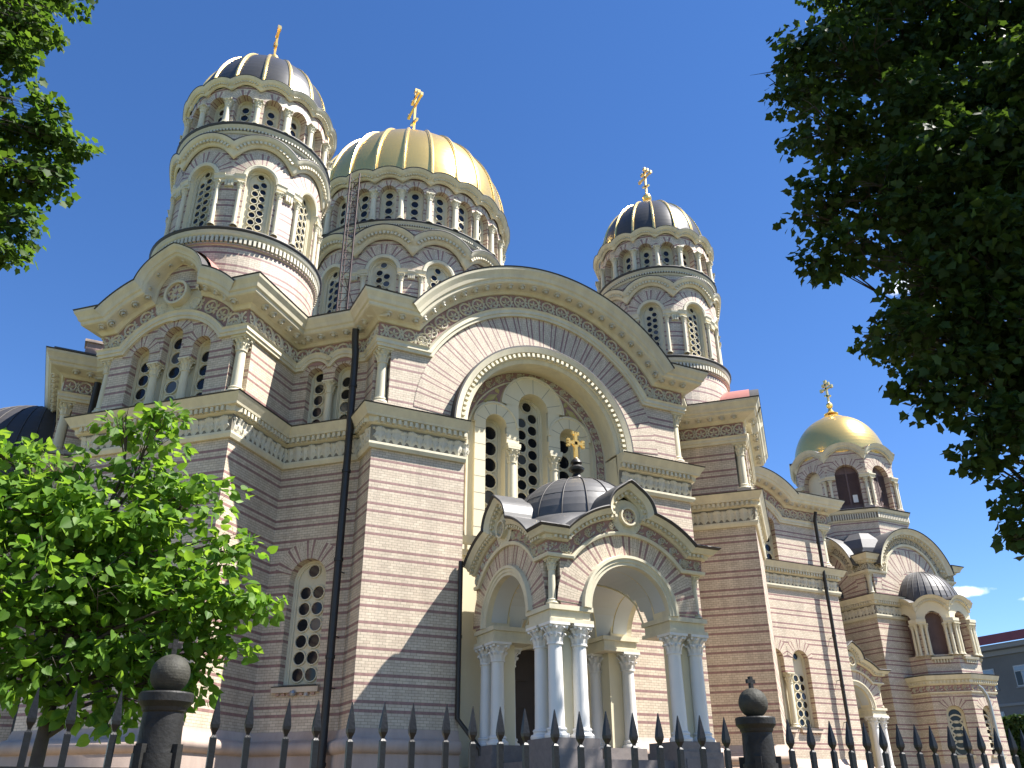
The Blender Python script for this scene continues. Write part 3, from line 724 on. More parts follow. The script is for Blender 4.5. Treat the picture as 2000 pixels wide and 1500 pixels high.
# ------------------------------------------------------------------ domed towers
def dome_mesh(par, c, prof, nrib, mdome, mrib, rr, seams=0, name='dome'):
    """prof [(r,z)] smooth profile; ribs run up the meridians"""
    m = MB(); m.lathe((c[0], c[1], 0), [(r, z, mdome) for r, z in prof], 96)
    o = m.build(name, par)
    m = MB()
    for k in range(nrib):
        a = rad(-90) + 2 * math.pi * (k + .5) / nrib; d = Vector((math.cos(a), math.sin(a), 0)); t = Vector((-d.y, d.x, 0))
        rows = []
        for i, (r, z) in enumerate(prof):
            q0 = prof[max(i - 1, 0)]; q1 = prof[min(i + 1, len(prof) - 1)]; tn = Vector((q1[0] - q0[0], q1[1] - q0[1])).normalized(); nn_ = Vector((tn.y, -tn.x))
            if nn_.x < 0 and r > .1: nn_ = -nn_
            w = rr * min(1, .35 + r / prof[0][0] * .75)
            P = lambda s_, h: Vector((c[0], c[1], 0)) + d * (r + nn_.x * h) + Vector((0, 0, z + nn_.y * h)) + t * s_ * w
            rows.append([P(-1, -.01), P(-.9, rr * .55), P(-.55, rr * .6), P(-.4, rr * .95), P(.4, rr * .95), P(.55, rr * .6), P(.9, rr * .55), P(1, -.01)])
        m.grid(rows, mrib, False)
    m.build('dome_rib', o)
    return o
def ogive(r0, z0, z1, zt, n=16, tip=.12, p=1.0):
    """bulb: vertical wall z0..z1 then an elliptic cap up to zt"""
    pr = [(r0 * .97, z0), (r0 * .99, (z0 + z1) / 2), (r0, z1)]
    for i in range(1, n + 1):
        a = math.pi / 2 * i / n; r = r0 * max(0., math.cos(a)) ** p; pr.append((max(r, tip), z1 + (zt - z1) * math.sin(a)))
    return pr
def dome_tower(name, c, Rw, z, nb, ng, hw, ghw, rd, view, dome, crossh, gold, ball):
    """z: dict of levels; nb bays with windows, ng gallery bays"""
    F = Cyl(c, Rw); T = empty(name, parent=CA)
    bay = 2 * math.pi * Rw / nb; gb = 2 * math.pi * Rw / ng; half = math.pi * Rw
    vis = lambda u: abs((math.degrees(u / Rw) - 90 - view + 180) % 360 - 180) < 103
    us = [(k + .5 - nb / 2 - .5) * bay + (0 if nb % 2 else 0) for k in range(nb)]
    ops = [(u, hw, z['sill'], z['spring']) for u in us if vis(u)]
    m = MB()
    Fd = Cyl(c, Rw + .13)
    wall(m, Fd, -math.pi * Fd.R, math.pi * Fd.R, z['base'], z['ledge'])
    # storey with windows: shift so that no opening straddles the seam
    a0 = us[0] - bay / 2
    wall(m, F, a0, a0 + 2 * half, z['ledge'], z['gallery'], ops, .3, rmat='plaster')
    gz = z['gallery']
    gops = [((k - ng / 2) * gb, ghw, gz + .02, z['gspring']) for k in range(ng) if vis((k - ng / 2) * gb)]
    g0 = -(ng / 2 + .5) * gb
    wall(m, F, g0, g0 + 2 * half, gz, z['gtop'], gops, .42)
    for (u, h, zb, zs) in ops: voussoir(m, F, u, zs, hw * 1.3, z['vous'], -8, 188, .05, Rm=z['vous'] * .72, clip=bay / 2, step=5, vk=z['vk'])
    for (u, h, zb, zs) in gops: voussoir(m, F, u, zs, ghw, ghw + z['gv'], 0, 180, .05, Rm=ghw * 1.35, clip=gb / 2, step=9, vk=1.1)
    m.build('wall', T)
    # inner wall of the gallery
    for (u, h, zb, zs) in gops:
        window(T, F, u, h, zb, zs, .42, 1, h * .46, h * 1.12, zb + h * .95, 3 if z['gspring'] - gz < 1.9 else 4, sub=False)
        mm = MB()
        for k in range(3 if z['gspring'] - gz < 1.9 else 4):
            disc(mm, F, u, zb + h * .95 + k * h * 1.12, h * .46, -.365, 'glass', 12, .05)
        mm.build('pane', T)
    # windows with cream surround
    m = MB()
    for (u, h, zb, zs) in ops:
        p = [(u - hw * 1.0, zb, -1, 0), (u - hw, zs, -1, 0)] + arcpath(u, zs, hw, 180, 0, .12)[1:-1] + [(u + hw, zs, 1, 0), (u + hw, zb, 1, 0)]
        sweep(m, F, p[1:-1], [(-.01, -.1, 'trim'), (-.01, .07, 'trim'), (hw * .12, .1, 'trim'), (hw * .22, .1, 'trim'), (hw * .31, .02, 'trim')])
        # imposts beside the arch
        for sg in (-1, 1):
            a, b = u + sg * hw * 1.02, u + sg * min(hw * 1.75, bay / 2 - .02)
            if sg < 0: a, b = b, a
            sweep(m, F, [(a, zs - .34, 0, 1), ((a + b) / 2, zs - .34, 0, 1), (b, zs - .34, 0, 1)], [(0, .0, 'trim'), (0, .05, 'trim'), (.1, .06, 'trim'), (.14, .12, 'trim'), (.26, .14, 'trim'), (.34, .18, 'trim'), (.36, .0, 'trim')])
        # fluted capital band of the pier
        a, b = u + hw * 1.75, u + bay - hw * 1.75
        if b > a + .1:
            sweep(m, F, [(a + (b - a) * i / 4, zs - .55, 0, 1) for i in range(5)], [(0, 0, 'trim'), (0, .06, 'trim'), (.28, .08, 'trim'), (.42, .16, 'trim'), (.5, .16, 'trim'), (.52, 0, 'trim')])
            dentils(m, F, [(a + (b - a) * i / 4, zs - .55, 0, 1) for i in range(5)], .11, .02, .28, .05, .11, 'trim', .6)
    m.build('imposts', T)
    for (u, h, zb, zs) in ops:
        o, gm = window(T, F, u, h, zb, zs, .3, 2, hw * .235, hw * .60, zb + hw * .3, 9 if hw < .6 else 8, True, sub=False)
        # panes share the sub-part level with their frame
        gm.build('pane', T)
        for sg in (-1, 1):
            q = F.p(u + sg * hw * 1.32, zb, .05); hh = zs - .34 - zb
            column(T, name + 'a', q, hh, hw * .16, 'trim', hw * .5, F.ang(u))
    for k in range(ng):
        u = (k - ng / 2 + .5) * gb
        if vis(u): column(T, name + 'g', F.p(u, gz, .10), z['gspring'] - gz + .02, gb * .105, 'trim', gb * .28, F.ang(u))
    # cornices
    m = MB(); ring = lambda zz, n=64: [(-half + 2 * half * i / n, zz, 0, 1) for i in range(n + 1)]
    zl = z['ledge']
    rp_ = ring(zl - .62)
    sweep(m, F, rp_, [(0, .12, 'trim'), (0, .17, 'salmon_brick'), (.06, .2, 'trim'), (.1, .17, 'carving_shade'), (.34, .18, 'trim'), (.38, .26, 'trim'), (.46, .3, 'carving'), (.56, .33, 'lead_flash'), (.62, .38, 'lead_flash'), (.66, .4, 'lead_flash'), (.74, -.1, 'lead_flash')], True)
    dentils(m, F, rp_, .155, .1, .34, .18, .27, 'carving', .55)
    sp = scallop(nb, bay, z['sc'], z['sr'], a0)
    ko, kf = z.get('ko', 1.), z.get('kf', 1.); sc_ = lambda L: [(a * kf, b_ * ko, c_) for a, b_, c_ in L]
    sweep(m, F, sp, sc_([(-.34, .05, 'trim'), (-.33, .12, 'trim'), (-.27, .15, 'trim'), (-.24, .17, 'trim'), (-.12, .2, 'trim'), (-.1, .28, 'trim'), (-.02, .34, 'trim'), (.06, .38, 'lead_flash'), (.1, .40, 'lead_flash'), (.13, .0, 'lead_flash')]), True)
    dentils(m, F, sp, .17 * kf, -.235 * kf, -.12 * kf, .18 * ko, .27 * ko)
    # wall behind scallops up to gallery, sloping lead roof and gallery ledge
    gp = ring(gz - .42)
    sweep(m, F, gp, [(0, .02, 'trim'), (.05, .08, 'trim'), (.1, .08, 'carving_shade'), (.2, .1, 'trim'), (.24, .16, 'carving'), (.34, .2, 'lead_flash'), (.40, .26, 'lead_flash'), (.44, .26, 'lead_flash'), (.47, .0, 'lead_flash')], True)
    dentils(m, F, gp, .13, .1, .2, .08, .15, 'carving', .5)
    sp = scallop(ng, gb, z['gsc'], z['gsr'], g0)
    sweep(m, F, sp, sc_([(-.22, .05, 'trim'), (-.21, .12, 'trim'), (-.17, .14, 'trim'), (-.1, .17, 'trim'), (-.08, .24, 'trim'), (-.01, .29, 'trim'), (.06, .33, 'lead_flash'), (.09, .35, 'lead_flash'), (.12, -.0, 'lead_flash')]), True)
    dentils(m, F, sp, .12 * kf, -.165 * kf, -.09 * kf, .14 * ko, .21 * ko)
    m.build('cornice', T)
    # dome
    md, mr = ('gold', 'gold_bright') if gold else ('dark_dome', 'gold_bright')
    dome_mesh(T, c, dome, ng if not gold else ng, md, mr, z['rib'])
    cross(T, (c[0], c[1], dome[-1][1] - .03), crossh, rad(90), ball, t=.05 if not gold else .075)
    return T
ZT = dict(base=17.9, ledge=20.42, sill=20.75, spring=23.12, vous=1.25, vk=1.45, gallery=25.62, gspring=26.88, gtop=27.75, gv=.3, sc=23.44, sr=1.5, gsc=27.12, gsr=.86, rib=.075)
dm = ogive(2.84, 27.6, 28.0, 31.6, 20, .2, 1.02)
dome_tower('tower', (3.12, 30.3), 2.92, ZT, 8, 16, .56, .35, .13, -96, dm, 1.8, False, .27)
ZR = dict(ZT); dome_tower('tower', (24.42, 30.82), 2.92, ZR, 8, 16, .56, .35, .13, -128, dm, 1.8, False, .27)
ZM = dict(base=16, ledge=22.9, sill=23.3, spring=26.78, vous=1.62, vk=1.15, gallery=29.9, gspring=31.9, gtop=32.95, gv=.36, sc=27.2, sr=1.93, gsc=31.98, gsr=1.2, rib=.115, ko=1.75, kf=1.35)
dome_tower('drum', (13.8, 41.4), 5.82, ZM, 12, 24, .76, .47, .18, -108, ogive(6.12, 32.9, 33.1, 39.5, 26, .4, .82), 4.0, True, .46)
# fire ladder against the drum
m = MB(); A0, A1, B0, B1 = Vector((8.36, 34.63, 18.2)), Vector((8.17, 34.69, 30.8)), Vector((8.83, 34.48, 18.2)), Vector((8.56, 34.56, 31.15))
A0 = A1 + (A0 - A1) * 1.0
dz = 12.8
for p in ((8.27, 34.66), (8.72, 34.5)): m.tube([(p[0], p[1], 17.5), (p[0], p[1], 31.0)], .045, 'rust_iron', 6)
for p in ((8.5, 35.0),): m.tube([(p[0], p[1], 17.5), (p[0], p[1], 30.6)], .035, 'rust_iron', 6)
zz = 18.0; k = 0
while zz < 30.6:
    a, b = (8.27, 34.66), (8.72, 34.5)
    m.tube([(a[0], a[1], zz), (b[0], b[1], zz)], .018, 'rust_iron', 5); m.tube([(a[0], a[1], zz), (8.5, 35.0, zz + .3)], .014, 'rust_iron', 5)
    if k % 2 == 0:
        p, q = (a, b) if k % 4 == 0 else (b, a); m.tube([(p[0], p[1], zz), (q[0], q[1], zz + .8)], .016, 'rust_iron', 5)
    zz += .4; k += 1
for z_ in (20.5, 24.5, 29.2, 30.4): m.tube([(8.5, 34.6, z_), (9.6, 36.9, z_ + .1)], .022, 'rust_iron', 5)
m.build('fire_ladder', CA)

# ------------------------------------------------------------------ porches
def porch(cx, yf, yb, hw, dome_r, name='porch', kk=1.):
    T = empty(name, parent=CA)
    V = [(cx - hw, yb), (cx - hw, yf), (cx + hw, yf), (cx + hw, yb)]; F = Poly(V); u = F.u
    ds = yf + hw                                             # centre line of the side arches
    cs = [min(u[1] - hw, (u[0] + u[1]) / 2 + .2), (u[1] + u[2]) / 2, max(u[2] + hw, (u[2] + u[3]) / 2 - .2)]
    cs = [yb - ds, (u[1] + u[2]) / 2, u[2] + (ds - yf)]
    ri = hw * .508; zi = 6.32; z0 = 7.63; rm = hw * .9; zc = 6.18
    arcs = [(c, zc, rm) for c in cs]; zm = zc + rm + .60
    tops = lambda a: (lambda x: max(z0 + .06, zc + math.sqrt(max(0, (rm + .06) ** 2 - (x - a) ** 2))))
    m = MB(); nt = .34
    for i, c in enumerate(cs):
        wall(m, F, u[i] + (nt if i else 0), u[i + 1] - (nt if i < 2 else 0), zi, tops(c), [(c, ri, zi, zi + .001)], .75, rmat='plaster')
        voussoir(m, F, c, zi, ri + .28, rm + .04, 3, 177, .012, Rm=1.55, step=3, vk=1.55)
        for (w_, s_, n) in ((u[i], 1, i > 0), (u[i + 1], -1, i < 2)):
            if n:
                x = w_ + s_ * nt; m.face([F.p(x, zi), F.p(x, z0), F.p(x, z0, -nt), F.p(x, zi, -nt)], 'brick', [(0, zi), (0, z0), (nt, z0), (nt, zi)])
    m.build('wall', T)
    m = MB()
    for c in cs:                                            # arch mouldings, soffit panels
        sweep(m, F, arcpath(c, zi, ri), [(-.01, -.3, 'trim'), (-.01, .07, 'trim'), (.07, .07, 'trim'), (.09, .1, 'trim'), (.17, .1, 'trim'), (.19, .14, 'trim'), (.27, .14, 'trim'), (.30, .0, 'trim')])
        for (ra, o0, o1, mt_) in ((ri - .012, -.12, -.66, 'pale_blue'), (ri - .006, -.10, -.68, 'gilt_line')):
            rows = [[F.p(a, z, o) for (a, z, *_) in arcpath(c, zi, ra, 172, 8)] for o in (o0, o1)]; m.grid(rows, mt_, True)
    m.build('arch_moulding', T)
    # vault inside
    m = MB(); cy = (yf + yb) / 2
    e = hw - .70; n = 24; G = [-e + 2 * e * i / n for i in range(n + 1)]
    zz = lambda x, y: zi + math.sqrt(max(0, ri * ri - min(abs(x), abs(y)) ** 2)) - .004
    m.grid([[Vector((cx + x, ds + y, zz(x, y))) for x in G] for y in G], 'pale_blue', False)
    for sx in (-1, 1):
        for sy in (-1, 1):                                 # painted groin lines
            m.tube([(cx + sx * k, ds + sy * k, zz(k, k) - .01) for k in [ri * q / 10 for q in range(11)]], .03, 'plaster', 5)
    m.build('vault', T)
    # piers
    zp = 2.98
    ys = (yf, yb)
    for sx in (-1, 1):
        for front in (1, 0):
            x0 = cx + sx * hw; y0 = yf if front else yb; sy = 1 if front else -1
            w = hw - ri
            m = MB(); X = sorted((x0, x0 - sx * w)); Y = sorted((y0, y0 + sy * w))
            e = .05
            m.abox(X[0] - e, X[1] + e, Y[0] - e, Y[1] + e, 5.86, 5.96, 'trim'); m.abox(X[0] + .02, X[1] - .02, Y[0] + .02, Y[1] - .02, 5.96, 6.2, 'trim'); m.abox(X[0] - e, X[1] + e, Y[0] - e, Y[1] + e, 6.2, 6.33, 'trim')
            q = w * .30
            m.abox(X[0] + q, X[1] - q, Y[0] + q, Y[1] - q, zp, 5.9, 'plaster')
            m.build('pier', T)
            m = MB()
            m.abox(X[0] - .1, X[1] + .1, Y[0] - .1, Y[1] + .1, 0, 2.72, 'granite'); m.abox(X[0] - .06, X[1] + .06, Y[0] - .06, Y[1] + .06, 2.72, zp, 'granite')
            if front:
                m.abox(X[0] + .1, X[1] - .1, Y[0] - .125, Y[0] - .1, 1.4, 2.55, 'granite')
            m.build('pedestal', T)
            r = w * .163; k = w * .205
            for (dx, dy) in ((k, k), (w - k, k), (k, w - k)):
                column(T, name + 'c', (x0 - sx * dx, y0 + sy * dy, zp), 5.87 - zp, r, 'white_paint', .52, 0)
    # colonnettes in the front corner notches
    for i in (1, 2):
        q = F.p(u[i], 6.33, -.17)
        column(T, name + 'k', (q.x, q.y, 6.36), z0 - 6.36, .115, 'trim', .3, 0)
    # cornice
    pth = fpath(F, u[0], u[3], z0, arcs, .14)
    m = MB()
    sweep(m, F, pth, [(0, 0, 'trim'), (0, .1, 'trim'), (.06, .12, 'trim'), (.1, .12, 'trim'), (.12, .04, 'carving_ground'), (.46, .06, 'trim')])
    cp2 = cresting(fpath(F, u[0], u[3], z0 + .46, [(a, b_, r_ + .46) for a, b_, r_ in arcs], .09), [(c, zm, .50, 1.0, .2, zc, rm + .46) for c in cs], .36)
    sweep(m, F, cp2, [(-.01, .03, 'trim'), (-.01, .13, 'trim'), (.02, .19, 'trim'), (.11, .22, 'trim'), (.13, .33, 'trim'), (.2, .38, 'trim'), (.27, .45, 'lead_flash'), (.33, .52, 'lead_flash'), (.36, .5, 'lead'), (.38, -.5, 'lead')])
    dentils(m, F, cp2, .155, .03, .11, .21, .3)
    m.build('cornice', T)
    f = MB(); orn(f, F, pth, .40, .28, .045, T_rinceau(.40, .34)); f.build('frieze', T)
    for c in cs:
        medallion(T, F, c, zm - .06, .29, .15, .53)
        mm = MB(); rows = [[F.p(a, z, o) for (a, z, *_) in arcpath(c, zm, .88, 205, -25, .1)] for o in (-.4, -1.5)]; mm.grid(rows, 'lead', True); mm.build('roof', T)
    # roof and dome
    m = MB(); zr = 8.5
    m.face([(cx - hw + .05, yf + .05, zr - .1), (cx + hw - .05, yf + .05, zr - .1), (cx + hw - .05, yb, zr - .1), (cx - hw + .05, yb, zr - .1)], 'lead')
    m.face([(cx - hw + .1, yf + .1, 8.0), (cx + hw - .1, yf + .1, 8.0), (cx + hw - .1, yb, 8.0), (cx - hw + .1, yb, 8.0)], 'plaster')
    n = 40; rows = []
    for t in range(5):
        s_ = t / 4; rows.append([])
        for j in range(n):
            a = 2 * math.pi * j / n; ca, sa = math.cos(a), math.sin(a); kq = 1 / max(abs(ca), abs(sa)); rq = (hw - .03) * min(kq, 1.36); rc = dome_r
            rr = rq + (rc - rq) * s_; rows[-1].append(Vector((cx + rr * ca, ds + rr * sa, zr + .05 + (.75) * s_ + .12 * math.sin(s_ * math.pi))))
    m.grid(rows, 'lead', True, True)
    m.build('roof', T)
    pr = [(dome_r * math.cos(math.pi / 2 * i / 12) if i < 12 else .1, 9.1 + 1.95 * math.sin(math.pi / 2 * i / 12)) for i in range(13)]
    mm = MB(); mm.lathe((cx, ds, 0), [(r, z, 'lead') for r, z in pr], 64)
    for k in range(18):
        a = 2 * math.pi * (k + .3) / 18
        mm.tube([(cx + (r + .008) * math.cos(a), ds + (r + .008) * math.sin(a), z + .01) for r, z in pr], .022, 'lead_flash', 5)
    for (r, z) in (pr[4], pr[8]):
        mm.tube([(cx + (r + .004) * math.cos(2 * math.pi * j / 48), ds + (r + .004) * math.sin(2 * math.pi * j / 48), z) for j in range(49)], .009, 'lead_flash', 4, False)
    mm.lathe((cx, ds, 0), [(.62, 10.93, 'lead_flash'), (.66, 11.0, 'lead_flash'), (.5, 11.06, 'lead_flash'), (.3, 11.16, 'lead_flash')], 24)
    mm.build('dome', T)
    mm = MB(); mm.lathe((0, 0, 0), [(.32, 0, 'black_iron'), (.2, .12, 'black_iron'), (.12, .26, 'black_iron'), (.14, .3, 'black_iron'), (.25, .38, 'black_iron'), (.27, .46, 'black_iron'), (.17, .56, 'black_iron'), (.13, .6, 'black_iron'), (.2, .65, 'black_iron'), (.17, .73, 'black_iron'), (.06, .85, 'black_iron'), (.03, .95, 'black_iron')], 20)
    mm.build('finial', T, (cx, ds, 11.08))
    cross(T, (cx, ds, 11.9), .92, 0, 0, 'gold_bright', orth=False, t=.055)
    return T
porch(XC, 20.2, 25.0, 2.62, 2.3)
porch(40.9, 37.0, 41.15, 2.35, 1.8)
m = MB(); m.abox(XC - 1.35, XC + 1.35, 18.6, 20.6, 0, 1.7, 'granite'); m.abox(XC - 1.35, XC + 1.35, 19.0, 20.6, 1.7, 2.1, 'granite'); m.abox(XC - 2.4, XC + 2.4, 20.4, 25.9, 0, 2.5, 'granite'); m.build('steps', CA)

# ------------------------------------------------------------------ apses: octagonal turret with half dome, bell tower
def octagon(c, ap): return [(c[0] + ap / math.cos(rad(22.5)) * math.cos(rad(a)), c[1] + ap / math.cos(rad(22.5)) * math.sin(rad(a))) for a in [-157.5 - 45 + 45 * k for k in range(9)]][:8]
BC2 = (49.5, 42.3)
T = empty('bell_tower', parent=CA)
BV = [(45.4, 46.4), (45.4, 38.2), (53.6, 38.2), (53.6, 46.4)]; F = Poly(BV); u = F.u
cs = [(u[0] + u[1]) / 2, (u[1] + u[2]) / 2, (u[2] + u[3]) / 2]; garc = [(c, 14.46, 2.5) for c in cs]
m = MB()
for i, c in enumerate(cs):
    n0, n1 = (.4 if i else 0), (.4 if i < 2 else 0)
    wall(m, F, u[i], u[i + 1], 0, 13.3)
    wall(m, F, u[i] + n0, u[i + 1] - n1, 13.3, lambda x, c=c: max(14.9, 14.46 + math.sqrt(max(0, 2.56 ** 2 - (x - c) ** 2))), [(c, 1.5, 13.3, 13.6)] if i == 0 else [], .8)
    voussoir(m, F, c, 13.6, 1.62, 3.1, 5, 175, .015, Rm=2.2, step=3)
    if i == 0: m.face([F.p(c - 1.6, 12, -.8), F.p(c + 1.6, 12, -.8), F.p(c + 1.6, 15.4, -.8), F.p(c - 1.6, 15.4, -.8)], 'brick', [(0, 12), (3.2, 12), (3.2, 15.4), (0, 15.4)])
    for (w_, s_, n) in ((u[i], 1, n0), (u[i + 1], -1, n1)):
        if n: x = w_ + s_ * n; m.face([F.p(x, 13.3), F.p(x, 14.9), F.p(x, 14.9, -n), F.p(x, 13.3, -n)], 'brick', [(0, 13.3), (0, 14.9), (n, 14.9), (n, 13.3)])
m.build('wall', T)
m = MB(); sweep(m, F, arcpath(cs[0], 13.6, 1.5), [(0, -.1, 'trim'), (0, .12, 'trim'), (.18, .14, 'trim'), (.2, .2, 'lead_flash'), (.26, .0, 'lead_flash')]); m.build('arch_ring', T)
lower_cornice(F, u[0], u[3], ZL, 1, 'cornice', T)
for i in (1, 2):
    q = F.p(u[i], 13.3, -.22); column(T, 'bt', (q.x, q.y, 13.4), 1.45, .16, 'trim', .4, 0)
p = fpath(F, u[0], u[3], 14.85, garc, .2); m = MB()
sweep(m, F, p, [(0, 0, 'trim'), (0, .1, 'trim'), (.14, .14, 'trim'), (.18, .05, 'carving_shade'), (.58, .06, 'trim'), (.62, .2, 'trim'), (.72, .22, 'trim'), (.76, .4, 'trim'), (.9, .46, 'trim'), (1.08, .6, 'lead_flash'), (1.14, .64, 'lead'), (1.18, -2.2, 'lead')])
dentils(m, F, p, .22, .62, .73, .2, .32)
m.build('cornice', T); f = MB(); orn(f, F, p, .42, .38, .06, T_scroll(.42, .38)); f.build('frieze', T)
m = MB(); m.abox(45.6, 53.4, 38.5, 46.2, 15.5, 16.4, 'lead'); m.lathe((47.0, 39.8, 0), [(1.75, 16.2, 'lead'), (1.72, 16.6, 'lead'), (1.45, 17.25, 'lead'), (.85, 17.8, 'lead'), (.02, 18.0, 'lead')], 8, False); m.build('roof', T)
O1 = Poly(octagon(BC2, 3.5), True); m = MB()
wall(m, O1, 0, O1.u[-1], 15, 19.2)
m.build('wall', T); m = MB()
ring = lambda F_, z: [(x, z, 0, 1) for x in F_.u]
sweep(m, O1, ring(O1, 18.9), [(0, .0, 'trim'), (0, .08, 'trim'), (.1, .1, 'carving_shade'), (.5, .1, 'trim'), (.55, .2, 'trim'), (.72, .3, 'lead_flash'), (.8, .36, 'lead_flash'), (.86, -.5, 'lead_flash')])
dentils(m, O1, [(O1.u[-1] * i / 64, 18.9, 0, 1) for i in range(65)] if False else ring(O1, 18.9), .16, .1, .5, .09, .19, 'carving', .5)
m.build('cornice', T)
O2 = Poly(octagon(BC2, 3.28), True); side = O2.u[1]; m = MB(); zs2 = 22.35
wall(m, O2, 0, O2.u[-1], 19.7, 24.2, [((k + .5) * side, .80, 19.9, zs2) for k in range(8)], .45)
for k in range(8): voussoir(m, O2, (k + .5) * side, zs2, .80, 1.32, 0, 180, .02, Rm=.95, clip=side / 2, step=7, vk=1.45)
m.build('wall', T)
for k in range(8):
    uc = (k + .5) * side; m = MB(); kind = 'shutter' if k in (1, 2, 3) else 'plaster'
    pts = [(uc - .80, 19.9), (uc + .80, 19.9)] + [(uc + .80 * math.cos(math.pi * i / 12), zs2 + .80 * math.sin(math.pi * i / 12)) for i in range(13)]
    m.face([O2.p(a, b, -.4) for a, b in pts], kind)
    if kind == 'shutter':
        for sg in (-1, 1):
            zz = 20.3
            while zz < 22.6:
                wd = .70 if zz < zs2 else math.sqrt(max(0, (.74) ** 2 - (zz - zs2) ** 2))
                a, b = sorted((uc + sg * .06, uc + sg * wd))
                m.face([O2.p(a, zz, -.33), O2.p(b, zz, -.33), O2.p(b, zz + .09, -.39), O2.p(a, zz + .09, -.39)], 'shutter'); zz += .1
        m.face([O2.p(uc - .05, 19.9, -.32), O2.p(uc + .05, 19.9, -.32), O2.p(uc + .05, zs2 + .7, -.32), O2.p(uc - .05, zs2 + .7, -.32)], 'shutter')
    m.build('shutter' if kind == 'shutter' else 'blind_panel', T)
m = MB(); uu2 = 1.5 * side; m.face([O2.p(uu2 + .18, 20.4, -.31), O2.p(uu2 + .5, 20.4, -.31), O2.p(uu2 + .5, 20.95, -.31), O2.p(uu2 + .18, 20.95, -.31)], 'paper'); m.build('notice', T)
m = MB()
for k in range(9):
    for d in (-.17, .17, -.42, .42):
        uq = k * side + d
        if 0 < uq < O2.u[-1] and k in (1, 2, 3, 4):
            if abs(d) < .3: column(T, 'bell', O2.p(uq, 19.95, .1), 2.05, .1, 'trim', .3, O2.ang(uq))
    if k < 8:
        for (a, b) in ((k * side, k * side + side / 2 - .80), (k * side + side / 2 + .80, (k + 1) * side)):
            sweep(m, O2, [(a + .001 if a % side > .01 else a, 22.05, 0, 1), (b, 22.05, 0, 1)], [(0, 0, 'trim'), (0, .2, 'trim'), (.1, .22, 'trim'), (.2, .28, 'trim'), (.28, .28, 'trim'), (.3, 0, 'trim')])
            sweep(m, O2, [(a, 19.72, 0, 1), (b, 19.72, 0, 1)], [(0, 0, 'plinth'), (0, .24, 'plinth'), (.22, .24, 'plinth'), (.24, 0, 'plinth')])
m.build('imposts', T)
m = MB(); sp = scallop(8, side, 22.9, 1.72, 0)
sweep(m, O2, sp, [(-.34, .03, 'trim'), (-.3, .1, 'trim'), (-.2, .14, 'trim'), (-.17, .2, 'trim'), (-.06, .3, 'trim'), (.06, .36, 'trim'), (.12, .4, 'lead_flash'), (.16, -.3, 'lead_flash')], False)
dentils(m, O2, sp, .15, -.3, -.18, .12, .2)
m.build('cornice', T)
m = MB(); pr = ogive(3.32, 24.1, 24.2, 28.1, 20, .3, .92)
m.lathe((BC2[0], BC2[1], 0), [(r, z, 'gold') for r, z in pr], 64); m.lathe((BC2[0], BC2[1], 0), [(.95, 27.95, 'gold_bright'), (1.0, 28.02, 'gold_bright'), (.7, 28.2, 'gold_bright'), (.3, 28.4, 'gold_bright'), (.16, 28.8, 'gold_bright')], 20)
m.build('dome', T)
cross(T, (BC2[0], BC2[1], 28.5), 1.75, rad(90), .26, 'gold_bright', t=.07)
# turret
T = empty('stair_turret', parent=CA); TC = (49.9, 38.0)
O3 = Poly(octagon(TC, 2.7), True); s3 = O3.u[1]; m = MB()
ops = [((k + .5) * s3, .5, 3.9, 6.1) for k in (1, 2, 3, 4)]
wall(m, O3, 0, O3.u[-1], 0, 7.7, ops, .4)
for (a, h, zb, zs) in ops: voussoir(m, O3, a, zs, h, h + .5, 30, 150, .012, Rm=1.1)
O4b = Poly(octagon(TC, 2.312), True); O4 = Poly(octagon(TC, 2.3), True); s4 = O4.u[1]; ops4 = [((k + .5) * s4, .5, 9.6, 12.15) for k in range(8)]
wall(m, O4, 0, O4.u[-1], 7.7, 12.2, [(a, h, zb, 11.7) for a, h, zb, zs in ops4], .5)
m.build('wall', T)
for (a, h, zb, zs) in ops:
    m = MB(); m.face([O3.p(a + x, z, -.36) for x, z in [(-h, zb), (h, zb)] + [(h * math.cos(math.pi * i / 10), zs + h * math.sin(math.pi * i / 10)) for i in range(11)]], 'glass')
    for zz in [zb + .36 + .72 * j for j in range(4)]:      # lattice of interlaced circles
        if zz + .3 < zs + h:
            ringm(m, O3, a, zz, .36, .45, -.36, -.28, 'trim', 18)
            for dx, dz in ((0, .36),): ringm(m, O3, a, zz + dz, .36, .45, -.36, -.285, 'trim', 18)
    sweep(m, O3, [(a - h, zb, 1, 0)] + [(q[0], q[1], -q[2], -q[3]) for q in arcpath(a, zs, h, 180, 0, .15)] + [(a + h, zb, -1, 0)], [(0, -.24, 'trim'), (.1, -.24, 'trim'), (.1, -.36, 'trim')])
    m.build('window', T)
    m = MB(); sweep(m, O3, [(a - h - .1, zb - .16, 0, 1), (a + h + .1, zb - .16, 0, 1)], [(0, 0, 'trim'), (0, .12, 'trim'), (.12, .14, 'lead_flash'), (.16, -.2, 'lead_flash')]); m.build('sill', T)
m = MB(); sweep(m, O3, ring(O3, 7.3), [(0, 0, 'trim'), (0, .1, 'trim'), (.08, .12, 'trim'), (.1, .04, 'carving_ground'), (.46, .05, 'trim'), (.5, .14, 'trim'), (.72, .2, 'trim'), (.76, .3, 'trim'), (1.0, .4, 'lead_flash'), (1.06, .42, 'lead_flash'), (1.12, -.6, 'lead_flash')])
dentils(m, O3, ring(O3, 7.3), .2, .55, .72, .14, .25)
orn(m, O3, ring(O3, 7.3), .5, .28, .05, T_rinceau(.5, .36)); m.build('cornice', T)
m = MB(); sweep(m, O3, ring(O3, 0), pl, True); m.build('plinth', T)
m = MB()
